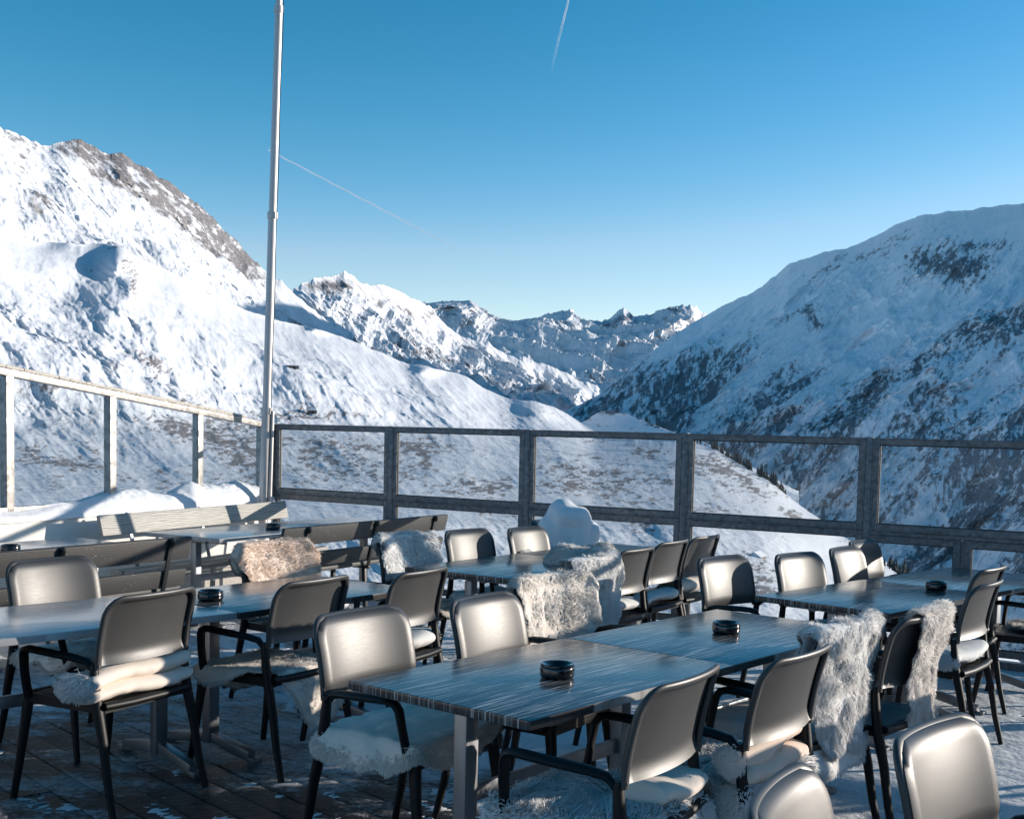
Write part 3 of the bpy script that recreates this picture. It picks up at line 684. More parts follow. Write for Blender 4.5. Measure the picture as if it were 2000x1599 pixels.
uq, inv = np.unique(qd, return_inverse=True); me = bpy.data.meshes.new('deck_snow'); me.vertices.add(len(uq)); me.vertices.foreach_set('co', PG.reshape(-1, 3)[uq].reshape(-1).astype(np.float32))
inv = inv.reshape(-1); me.loops.add(len(inv)); me.loops.foreach_set('vertex_index', inv.astype(np.int32)); me.polygons.add(len(inv) // 4)
me.polygons.foreach_set('loop_start', (np.arange(len(inv) // 4) * 4).astype(np.int32)); me.polygons.foreach_set('loop_total', np.full(len(inv) // 4, 4, np.int32)); me.update(calc_edges=True); me.shade_smooth()
me.materials.append(M_SNOWD); tag(link(bpy.data.objects.new('deck_snow', me)), kind='stuff')

# ---------------- back wind screen
sc_t = empty('glass_windscreen', tuple(fpt(3, 0)), 0, 'grey galvanised steel wind screen with glass panes along the back of the terrace', 'fence')
off0 = -np.array(fpt(3, 0))
def fb(mb, s0, s1, z0, z1, o0=-.025, o1=.025):
    a = fpt((s0 + s1) / 2, (z0 + z1) / 2, (o0 + o1) / 2) + off0
    return mb.box(a, (abs(s1 - s0), abs(o1 - o0), abs(z1 - z0)), FA)
fb(MB(), -FSP - .055, -FSP + .05, .02, ZT + .004, -.06, .045).build('corner_post', M_GALV, sc_t, bevel=.01, smooth=True)
for k in range(0, 6):
    s = k * FSP
    mb = fb(MB(), s - .024, s + .024, -.04, ZT + .002, -.035, .020)
    mb.build('post', M_GALV, sc_t, bevel=.003)
for k in range(-1, 6):
    s0, s1 = k * FSP + .0245, (k + 1) * FSP - .0245
    if k == -1: s0 = -FSP + .052
    fr = MB(); e = .052
    wide = (k == 3)
    zl = ZM0 - (.035 if wide else 0)
    for (za, zb) in ((ZM1 - .045, ZT), ):
        pass
    # upper leaf and lower leaf, each a welded angle frame
    leafs = [(ZM0 + .048, ZT - .001, s0, s1), (.085, (ZM0 + .046) - (.03 if wide else 0), s0, s1)]
    if wide:
        mid = (s0 + s1) / 2 - .05
        leafs = [leafs[0], (.085, ZM0 + .016, s0, mid - .012), (.085, ZM0 + .016, mid + .012, s1)]
        fb(fr, mid - .011, mid + .011, .05, ZM0 + .01, -.03, .012)
        fb(fr, s0, s1, ZM0 + .018, ZM0 + .046, -.03, .012)
    for (za, zb, a, b) in leafs:
        for (q0, q1, y0, y1) in ((a, a + e, za, zb), (b - e, b, za, zb)):
            fb(fr, q0, q1, y0, y1, -.022, .016)
        for (y0, y1) in ((za, za + .05), (zb - .05, zb)):
            fb(fr, a + e + .0005, b - e - .0005, y0, y1, -.0215, .0155)
        # raised outer lip of the angle iron
        t_ = .012
        for (q0, q1, y0, y1) in ((a + .001, a + t_, za + .001, zb - .001), (b - t_, b - .001, za + .001, zb - .001), (a + t_ + .001, b - t_ - .001, zb - t_, zb - .001), (a + t_ + .001, b - t_ - .001, za + .001, za + t_)):
            fb(fr, q0, q1, y0, y1, .016, .0215)
        # dark glazing bead
    o = fr.build('frame', M_GALV, sc_t, smooth=False, bevel=.0015, seg=1)
    bead = MB()
    for (za, zb, a, b) in leafs:
        for (q0, q1, y0, y1) in ((a + e, a + e + .006, za + .05, zb - .05), (b - e - .006, b - e, za + .05, zb - .05)):
            fb(bead, q0, q1, y0, y1, -.012, .004)
        for (y0, y1) in ((za + .05, za + .058), (zb - .058, zb - .05)):
            fb(bead, a + e + .0065, b - e - .0065, y0, y1, -.012, .004)
    tag(bead.build('seal', M_RUB, o, smooth=False))
    o2 = o
    for (za, zb, a, b) in leafs:
        g_ = fb(MB(), a + e + .004, b - e - .004, za + .052, zb - .052, -.006, .0).build('glass_pane', M_GLASS, sc_t, smooth=False)
bt = MB(); fb(bt, -FSP, 5.99 * FSP, -.03, .06, -.05, .03); bt.build('bottom_rail', M_GALV, sc_t, smooth=False, bevel=.003)

# ---------------- left parapet, its snow and its taller glass screen
PW = .20
par = empty('parapet_wall', tuple(lpt(-4, 0, -.12)), 0, 'low cream painted parapet along the left edge, snow on its top', 'wall')
o0 = -np.array(lpt(-4, 0, -.12))
def lb(mb, s0, s1, z0, z1, o0_, o1_, base=o0):
    return mb.box(lpt((s0 + s1) / 2, (z0 + z1) / 2, (o0_ + o1_) / 2) + base, (abs(s1 - s0), abs(o1_ - o0_), abs(z1 - z0)), LA)
lb(MB(), -14, .1, .26, .86, -.30, .02).build('painted_wall', M_WALL, par, bevel=.012)
lb(MB(), -14, .1, -.04, .255, -.29, .012).build('pebbled_plinth', M_BASE, par, smooth=False)
ls = empty('glass_side_screen', tuple(lpt(-3, .9, -.12)), 0, 'tall pale steel and glass side screen standing on the left parapet', 'fence')
o1_ = -np.array(lpt(-3, .9, -.12))
def lb2(mb, s0, s1, z0, z1, a=-.15, b=-.09): return lb(mb, s0, s1, z0, z1, a, b, o1_)
def ztop(s): return 1.640 + .102 * (-s)
posts = [-.06, -1.05, -2.19, -3.27, -4.4, -5.6, -6.8]
for i, s in enumerate(posts):
    lb2(MB(), s - .036, s + .036, .80, ztop(s) - .055, -.150, -.080).build('post', M_GALV_L, ls, bevel=.004)
rail = MB()
for a, b in ((-7.3, .02),):
    A = lpt(a, ztop(a) - .03, -.115) + o1_; Bp = lpt(b, ztop(b) - .03, -.115) + o1_
    rail.bar(A, Bp, .072, .052)
rail.build('top_rail', M_GALV_L, ls, bevel=.004)
A = lpt(-7.3, ztop(-7.3) + .012, -.115) + o1_; Bp = lpt(-.35, ztop(-.35) + .012, -.115) + o1_
cap = MB(); n_ = 120
for i in range(n_):
    a = A + (Bp - A) * (i / n_); b = A + (Bp - A) * ((i + 1) / n_)
    cap.bar(a, b + (Bp - A) / n_ * .02, .06 + .012 * rs.random(), .018 + .010 * rs.random())
cap.build('frost_crust', mat_simple("frost_crust", (.60, .56, .50), .9, 30, .3, .8, .01), ls, smooth=False)
lo = MB(); lb2(lo, -7.3, .02, .895, .945, -.15, -.08); lo.build('bottom_rail', M_GALV_L, ls, bevel=.003)
for i in range(len(posts) - 1):
    a, b = posts[i + 1] + .05, posts[i] - .05
    mb = MB(); th = .004
    q = [lpt(a, .94, -.115), lpt(b, .94, -.115), lpt(b, ztop(b) - .062, -.115), lpt(a, ztop(a) - .062, -.115)]
    q = [p + o1_ for p in q]; w_ = LNn * th
    mb.add(q + [p + w_ for p in q], [(0, 1, 2, 3), (7, 6, 5, 4), (0, 4, 5, 1), (1, 5, 6, 2), (2, 6, 7, 3), (3, 7, 4, 0)])
    mb.build('glass_pane', M_GLASS, ls, smooth=False)
# snow heaped along the parapet top
ns, nw = 460, 40
sv = np.linspace(-9, .05, ns); wv = np.linspace(0, 1, nw)
SS, WW = np.meshgrid(sv, wv)
prof = np.sin(np.pi * np.clip(WW, 0, 1)) ** .55
hh = .07 + .05 * (fbm(SS * 1.3 + 2, SS * 0 + 7, 3)) + .11 * np.exp(-((SS + .55) / .45) ** 2) + .10 * np.exp(-((SS + 1.15) / .3) ** 2) + .10 * np.exp(-((SS + 2.0) / .35) ** 2) + .04 * np.exp(-((SS + 2.9) / .5) ** 2) - .03 * sstep(-2.8, -4, SS)
hh = np.clip(hh, .02, 1)
Z = .862 + hh * prof * (1 + .25 * fbm(SS * 5, WW * 3, 5, .6)) - .02 * (prof < .05)
OO = -.34 + .38 * WW + .02 * fbm(SS * 6, WW * 4 + 9, 4)
OO = np.where(WW > .97, OO + .006, OO)
P = COR[None, None] + LD * SS[..., None] + LNn * OO[..., None] + np.array([0, 0, 1.0]) * Z[..., None]
tag(grid_mesh('parapet_snow', P, M_SNOW), kind='stuff')
# ---------------- flagpole
fp_b = lpt(-.35, 0, .10); dz = 9.0
top_dir = ray(545, 0); tt = np.hypot(fp_b[0], fp_b[1]) ; ptop = CAM + top_dir * tt
lean = (ptop - fp_b) / (ptop[2] - 0)
fl = empty('flagpole', tuple(fp_b), 0, 'tall slim white telescopic flagpole at the far left corner of the terrace', 'flagpole')
secs = [(0, 1.75, .046), (1.75, 3.62, .040), (3.62, 5.55, .036), (5.55, 8.5, .031)]
for z0, z1, r_ in secs:
    zz = np.linspace(z0, z1, 8); MB().tube([lean * z for z in zz], r_, 20).build('pole_section', M_POLE, fl, angle=60)
    if z1 < 8: MB().tube([lean * (z1 - .03), lean * (z1 + .03)], r_ + .010, 20).build('collar', M_POLE, fl, angle=60)
mb = MB().tube([lean * .78 + np.array([.055, 0, 0]), lean * 1.75 + np.array([.055, 0, 0])], .022, 12); mb.build('support_tube', M_POLE, fl, angle=60)
mb = MB(); mb.tube([lean * z + np.array([.05 + .004 * math.sin(z * 5), -.035, 0]) for z in np.linspace(.8, 8.4, 50)], .004, 6); mb.build('halyard', M_BLACK, fl)
MB().lathe([(.002, .70), (.035, .71), (.04, .75), (.03, .79), (.002, .80)], (.06, -.02, 0), 14).build('foot_clamp', M_BLACK, fl)

# ================================================================== FURNITURE
# ---------------- armchair: faces +y, x to its right
CHH = .893
def yb(z): return -.222 - .062 * max(0, (z - .6) / .29) ** 1.6
def bow(x): return .042 * (abs(x) / .25) ** 2.2
def chair_parts(parent):
    # backrest shell, curved both ways with rounded upper corners
    z0, z1, rc, hw = .612, CHH - .002, .080, .250
    nz, nx = 18, 24; F = []; B_ = []
    for i in range(nz + 1):
        z = z0 + (z1 - z0) * i / nz
        w = hw - (0 if z < z1 - rc else rc - math.sqrt(max(0, rc ** 2 - (z - (z1 - rc)) ** 2)))
        lip = -.016 * max(0, 1 - (z - z0) / .05) ** 1.5
        for j in range(nx + 1):
            x = -w + 2 * w * j / nx
            ed = max(0, (abs(x) - (w - .030)) / .030) ** 2; et = max(0, (z - (z1 - .026)) / .026) ** 2
            y = yb(z) + bow(x) + lip + .006 - .016 * max(ed, et)
            F.append((x, y + .006, z)); B_.append((x, y - .006, z))
    mb = MB(); n = len(F); st = nx + 1
    faces = []
    for i in range(nz):
        for j in range(nx):
            a = i * st + j; faces.append((a, a + 1, a + st + 1, a + st)); faces.append((n + a, n + a + st, n + a + st + 1, n + a + 1))
    for j in range(nx): faces.append((j, n + j, n + j + 1, j + 1)); a = nz * st + j; faces.append((a, a + 1, n + a + 1, n + a))
    for i in range(nz): a = i * st; faces.append((a, a + st, n + a + st, n + a)); a = i * st + nx; faces.append((a, n + a, n + a + st, a + st))
    mb.add(F + B_, faces)
    # rolled rim running round the shell
    path = []; rr = rc - .012; hw2 = hw - .006; zt = CHH - .008
    for z in np.linspace(.60, zt - rr, 9): path.append((-hw2, z))
    for a in np.linspace(math.pi, math.pi / 2, 9)[1:]: path.append((-hw2 + rr + rr * math.cos(a), zt - rr + rr * math.sin(a)))
    for x in np.linspace(-hw2 + rr, hw2 - rr, 13)[1:-1]: path.append((x, zt))
    for a in np.linspace(math.pi / 2, 0, 9): path.append((hw2 - rr + rr * math.cos(a), zt - rr + rr * math.sin(a)))
    for z in np.linspace(zt - rr, .60, 9)[1:]: path.append((hw2, z))
    P = [np.array([x, yb(z) + bow(x) - .016, z]) for x, z in path]
    mb.tube(P, .0105, 10, sec=(1.0, 1.5))
    mb.build('backrest', M_PL, parent, angle=50)
    # seat
    mb = MB(); nn = 14; T = []; Bt = []
    for i in range(nn + 1):
        for j in range(nn + 1):
            u = -1 + 2 * j / nn; v = -1 + 2 * i / nn
            x = u * .232 * (1 - .04 * v) ; y = .015 + v * .232
            k = (abs(u) ** 6 + abs(v) ** 6); e = max(0, k - .35)
            z = .462 - .016 * (1 - u * u) * (1 - v * v * .6) - .018 * e
            T.append((x * (1 - .035 * max(0, abs(u * v) - .5)), y, z)); Bt.append((x * .95, .015 + v * .225, z - .024))
    st = nn + 1; n = len(T); faces = []
    for i in range(nn):
        for j in range(nn):
            a = i * st + j; faces.append((a, a + 1, a + st + 1, a + st)); faces.append((n + a, n + a + st, n + a + st + 1, n + a + 1))
    for j in range(nn): faces.append((j, n + j, n + j + 1, j + 1)); a = nn * st + j; faces.append((a, a + 1, n + a + 1, n + a))
    for i in range(nn): a = i * st; faces.append((a, a + st, n + a + st, n + a)); a = i * st + nn; faces.append((a, n + a, n + a + st, a + st))
    mb.add(T + Bt, faces)
    for a, b in (((-.225, -.205, .438), (.225, -.205, .438)), ((-.21, .235, .436), (.21, .235, .436)), ((-.228, -.20, .436), (-.222, .23, .434)), ((.228, -.20, .436), (.222, .23, .434))):
        mb.bar(a, b, .022, .042)
    mb.tube([(-.235, -.222, .448), (-.1, -.236, .446), (.1, -.236, .446), (.235, -.222, .448)], .019, 10, sec=(1, .9))
    mb.build('seat', M_PL_SHADE, parent, angle=45)
    for s in (-1, 1):
        z = np.array([.0, .15, .30, .42, .52, .60, .62]); y = np.array([-.300, -.262, -.236, -.222, -.2185, -.222, -.222]) + bow(.248) * np.clip((z - .3) / .3, 0, 1)
        x = np.array([.262, .256, .252, .249, .2485, .2480, .248]) * s
        MB().tube(np.stack([x, y, z], 1), [.0135, .016, .0185, .021, .019, .0165, .013], 10, sec=(1, 1.15)).build('leg', M_PL_SHADE, parent, angle=50)
        z = np.array([.0, .15, .30, .42, .455]); y = np.array([.288, .262, .240, .226, .222]); x = np.array([.246, .238, .230, .222, .220]) * s
        MB().tube(np.stack([x, y, z], 1), [.0135, .0165, .019, .022, .018], 10, sec=(1.1, 1)).build('leg', M_PL_SHADE, parent, angle=50)
        arm = [(.248 * s, -.205 + bow(.248) * .8, .600), (.252 * s, -.175 + .03, .628), (.272 * s, -.09, .642), (.286 * s, .0, .650), (.288 * s, .09, .655), (.282 * s, .150, .656), (.277 * s, .178, .648), (.271 * s, .192, .625), (.262 * s, .200, .56), (.248 * s, .205, .49), (.236 * s, .205, .438)]
        MB().tube(arm, [.014, .0165, .018, .0185, .018, .0175, .0175, .017, .016, .016, .017], 10, sec=(1.25, .85)).build('arm', M_PL_SHADE, parent, angle=50)
proto = empty('armchair'); chair_parts(proto)
CH_USED = [False]; CHAIRS = {}
def chair(key, x, y, deg, label, group):
    o = proto if not CH_USED[0] else copy_tree(proto); CH_USED[0] = True
    o.location = (x, y, 0); o.rotation_euler = (0, 0, R(deg - 90)); o['label'] = label; o['category'] = 'chair'; o['group'] = group
    CHAIRS[key] = (x, y, R(deg)); return o
def cw(key, p):      # chair-local to world
    x, y, th = CHAIRS[key]; p = np.asarray(p, float)
    fy = np.array([math.cos(th), math.sin(th)]); fx = np.array([math.sin(th), -math.cos(th)])
    return np.stack([x + p[..., 0] * fx[0] + p[..., 1] * fy[0], y + p[..., 0] * fx[1] + p[..., 1] * fy[1], p[..., 2]], -1)
G1, G2, G3, G4, G5 = 'chairs around the long front table', 'chairs around the left table row', 'chairs around the middle table row', 'chairs around the right table row', 'chairs of the row nearest the viewer'
chair('C12', -0.563, 4.293, -34, 'end armchair beyond the front table, its seat under a suede side up sheepskin', G1)
chair('C11', -0.113, 4.791, -31.0, 'bare armchair between the cream draped chair and the end chair of the front table', G1)
chair('C10', 0.121, 5.473, -43.2, 'armchair hidden under a cream sheepskin, far side of the front table', G1)
chair('N1', 0.144, 3.531, 148.9, 'armchair on the near side of the front table with a white fluffy seat sheepskin', G1)
chair('N2', 0.58, 3.975, 144.1, 'armchair with an S folded suede hide below its back', G1)
chair('N3', 0.906, 4.59, 139.4, 'armchair under the long haired white sheepskin at the far end of the front table', G1)
chair('C2', -1.939, 4.934, 154.8, 'armchair with rolled cream suede on its seat, nearest chair of the left table row', G2)
chair('C1', -2.379, 5.729, -31.2, 'armchair facing the viewer behind the left edge table, before the black bench', G2)
chair('C3', -1.38, 5.506, 151.3, 'armchair with a beige fleece spilling off its seat, near side of the left table row', G2)
chair('C4', -0.945, 5.94, 154.5, 'armchair with a furry edged shadow across half its back, end of the left row', G2)
chair('C5', -1.543, 6.796, -36.2, 'armchair hidden under the round tan sheepskin behind the left table row', G2)
chair('C6', -0.848, 7.49, -35.9, 'armchair under a white sheepskin beside the far black bench', G3)
chair('C7', -0.486, 8.143, -36.5, 'bare armchair half in shadow, second along the far side of the middle table row', G3)
chair('C8', -0.068, 8.508, -32.6, 'armchair with a white tuft low on its back, far side of the middle table row', G3)
chair('M0', -0.03, 6.72, 146, 'armchair under the big white sheepskin right behind the cream one', G3)
chair('M2', 0.231, 7.367, 149.3, 'first of three dark armchairs seen from behind right of the white furs', G3)
chair('M3', 0.509, 7.973, 149.1, 'middle one of three dark armchairs seen from behind by the fence post', G3)
chair('M4', 0.792, 8.465, 148.6, 'last of three dark armchairs seen from behind, its curved back in front of the glass', G3)
chair('M5', 0.08, 9.35, -35, 'armchair buried under thick snow at the far end of the middle table row', G3)
chair('E1', 1.123, 6.658, -44.3, 'armchair facing the viewer past the far end of the front table', G4)
chair('D1', 1.625, 6.972, -45.4, 'first armchair behind the corner of the right table row, brightly lit', G4)
chair('D2', 2.062, 7.496, -37.3, 'armchair half lit and half shaded behind the joint of the right tables', G4)
chair('D3', 2.331, 8.085, -36.7, 'farthest armchair of the right table row with two bright patches on its shaded back', G4)
chair('R1', 1.963, 6.083, 144.2, 'armchair with a grey white sheepskin on its seat, near side of the right table row', G4)
chair('R2', 2.25, 6.81, 142, 'armchair tucked directly behind another, near side of the right table row', G4)
chair('R3', 2.89, 7.1, 150, 'armchair cut off by the right edge of the photo, only arm and seat seen', G4)
chair('N4', 1.281, 4.902, 139.4, 'armchair under the narrow cream and white sheepskin at the corner of the right table', G4)
chair('P3', 1.665, 3.241, -40, 'third armchair of the row nearest the viewer, past the right edge', G5)  # unseen rest of the row from here, added to shade legs and deck
chair('P4', 2.1, 3.701, -44, 'fourth armchair of the row nearest the viewer, past the right edge', G5)
chair('P5', 2.535, 4.162, -38, 'fifth armchair of the row nearest the viewer, past the right edge', G5)
chair('P6', 2.969, 4.623, -43, 'sixth armchair of the row nearest the viewer, past the right edge', G5)
chair('P7', 3.404, 5.084, -41, 'seventh armchair of the row nearest the viewer, past the right edge', G5)
chair('P8', 3.839, 5.544, -39, 'eighth armchair of the row nearest the viewer, past the right edge', G5)
chair('P1', 0.693, 2.182, -24.5, 'pale lit armchair back rising from the bottom edge of the photo', G5)
chair('P2', 1.129, 2.655, -40.8, 'large bright armchair back in the bottom right corner', G5)

# ---------------- tables
def table(x, y, deg, label, group, L=1.195, W=.80, H=.745, mat=M_TOP):
    """x, y: the far left corner on the side away from the viewer; deg: direction of the long side"""
    th = R(deg); u = np.array([math.cos(th), math.sin(th)]); w = np.array([math.sin(th), -math.cos(th)])
    c = np.array([x, y]) + u * L / 2 + w * W / 2
    t = empty('cafe_table', (c[0], c[1], 0), th, label, 'table', group)
    tp = MB().box((0, 0, H - .0155), (L, W, .031)).build('tabletop', mat, t, bevel=.005, seg=3)
    fr = MB()
    for s in (-1, 1): fr.bar((-L / 2 + .12, s * .12, H - .050), (L / 2 - .12, s * .12, H - .050), .035, .03)
    for e in (-1, 1): fr.bar((e * (L / 2 - .16), -W / 2 + .10, H - .047), (e * (L / 2 - .16), W / 2 - .10, H - .047), .04, .028)
    fr.bar((-L / 2 + .16, 0, .40), (L / 2 - .16, 0, .40), .022, .055)
    fr.build('underframe', M_ALU, t, bevel=.003)
    for e in (-1, 1):
        ex = e * (L / 2 - .16)
        MB().bar((ex, 0, .05), (ex, 0, H - .062), .055, .062, up=(1, 0, 0)).build('leg', M_ALU, t, bevel=.006)
        ft = MB()
        for s in (-1, 1):
            ft.bar((ex, s * .02, .080), (ex, s * .30, .030), .045, .050)
            ft.bar((ex, s * .30, .015), (ex, s * .345, .013), .05, .026)
        ft.build('foot', M_ALU, t, bevel=.004)
    return t
table(-0.718, 3.875, 51.9, 'striped dark table in the centre foreground with an ashtray at its middle', 'tables of the front row')
table(0.022, 4.818, 51.4, 'second dark table joined on behind the centre foreground table', 'tables of the front row')
table(-2.867, 4.877, 49, 'dark table running out of the left edge of the photo, shiny with glare', 'tables of the left row', mat=M_TOP_GLARE)
table(-2.127, 5.703, 55.5, 'dark table with tan reflections joined on behind the left edge table', 'tables of the left row')
table(-0.99, 7.2, 57, 'dark table in the middle behind the left chairs, its striped end towards the viewer', 'tables of the middle row')
table(-0.335, 8.205, 57, 'dark table behind the white furs, mostly hidden, before the snow lump', 'tables of the middle row')
table(1.22, 2.1, 48, 'dark table of the nearest row, below the bottom right corner', 'tables of the nearest row')
table(2.03, 3.0, 48, 'second dark table of the nearest row, past the right edge', 'tables of the nearest row')  # unseen tables of that row, added with its chairs for their shade
table(2.84, 3.9, 48, 'third dark table of the nearest row, past the right edge', 'tables of the nearest row')
table(3.65, 4.8, 48, 'fourth dark table of the nearest row, past the right edge', 'tables of the nearest row')
table(1.045, 6.297, 47.3, 'dark table on the right, its striped end beside the furs', 'tables of the right row')
table(1.86, 7.18, 46.3, 'dark table at the far right in front of the fence corner post gap', 'tables of the right row')
table(-3.3, 9.09, 61.8, 'pale shining table in front of the weathered bench, nearer of its pair', 'tables of the left back row', mat=M_TOP_GLARE)
table(-2.725, 10.16, 61.8, 'shining table beside the flagpole foot with a small ashtray', 'tables of the left back row', mat=M_TOP_GLARE)
table(-4.25, 7.55, 55, 'shining table behind the black bench at the left edge, with an ashtray', 'tables of the left back row', mat=M_TOP_GLARE)

# ---------------- benches (sitters face +y, seat runs along x)
def bench(cx, cy, deg, L, zt, label, mat, iron, seats=True, back_planks=2, brackets=(-.7, 0, .7), pl_h=.13, group=None, legs=True):
    t = empty('park_bench', (cx, cy, 0), R(deg), label, 'bench', group)
    lean = .10
    for i in range(back_planks):
        z = zt - pl_h / 2 - i * (pl_h * .9 + .065); y = -.20 - lean * (z - .45) / .4; h = pl_h if i == 0 else pl_h * .78
        a = math.atan2(lean, .4); M = np.array([[1, 0, 0], [0, math.cos(a), -math.sin(a)], [0, math.sin(a), math.cos(a)]]); 
        MB().box((0, y, z), (L, .032, h), M).build('back_plank', mat, t, bevel=.006)
    if seats:
        for i in range(3):
            MB().box((0, -.13 + i * .135, .445), (L, .118, .034)).build('seat_plank', mat, t, bevel=.006)
    for bx in brackets:
        x = bx * L / 2; mb = MB()
        zb = zt - .02; f = lambda z: -.20 - lean * (z - .45) / .4 - .026
        mb.bar((x, f(.42) , .42), (x, f(zb), zb), .035, .012, up=(0, 1, 0))
        mb.tube([(x, f(zb - .005), zb - .03), (x, f(zb) - .012, zb), (x, f(zb), zb + .012)], .018, 8)
        mb.bar((x, -.24, .415), (x, .20, .415), .035, .022)
        mb.build('bracket', iron, t, bevel=.002)
        if legs:
            for yy in (-.20, .17):
                MB().bar((x, yy, 0), (x, yy * .9, .41), .035, .03, up=(1, 0, 0)).build('leg', iron, t, bevel=.003)
    return t
bench(-3.373, 7.304, 61.26, 2.12, .82, 'black painted bench with flaking paint seen from behind at the left', M_BENCH, M_BLACK, brackets=(-.72, .0, .82), pl_h=.16)
bench(-1.890, 10.036, 62.66, 2.28, .82, 'black slatted bench seen from behind beside the white draped chair', M_BENCH, M_BLACK, brackets=(-.76, .02, .80), pl_h=.15)
bench(-2.887, 10.041, 250.03, 2.53, .88, 'weathered pale wooden bench along the cream parapet', M_BENCHW, M_ALU, brackets=(-.78, 0, .72), pl_h=.165, back_planks=1)
bench(-4.164, 6.541, 250.07, 2.55, .86, 'end of a weathered bench cut by the left edge of the photo', M_BENCHW, M_ALU, brackets=(-.78, 0, .72), pl_h=.165, back_planks=1)


# ---------------- ashtrays
def ashtray(x, y, label, z=.7455, r=.061, parent_group='black ashtrays on the tables'):
    prof = [(.045, 0), (r * .86, .0), (r * .97, .006), (r, .012), (r, .036), (r * .97, .039), (r * .985, .042), (r * .97, .047), (r * .90, .0495), (r * .80, .048), (r * .55, .038), (r * .42, .022), (r * .30, .018), (.001, .017)]
    o = MB().lathe(prof, n=40).build('ashtray', M_ASH, angle=40)
    o.location = (x, y, z); tag(o, label, 'ashtray', parent_group)
ashtray(-0.013, 4.017, 'big black ashtray in the middle of the front table')
ashtray(0.716, 5.035, 'black ashtray on the second front table near its far end')
ashtray(2.171, 6.734, 'black ashtray at the joint of the two right tables')
ashtray(-1.71, 5.604, 'black ashtray between the chairs on the left table row')
ashtray(-2.42, 9.621, 'black ashtray beside the flagpole foot')
ashtray(-3.567, 7.459, 'black ashtray at the left edge behind the black bench')

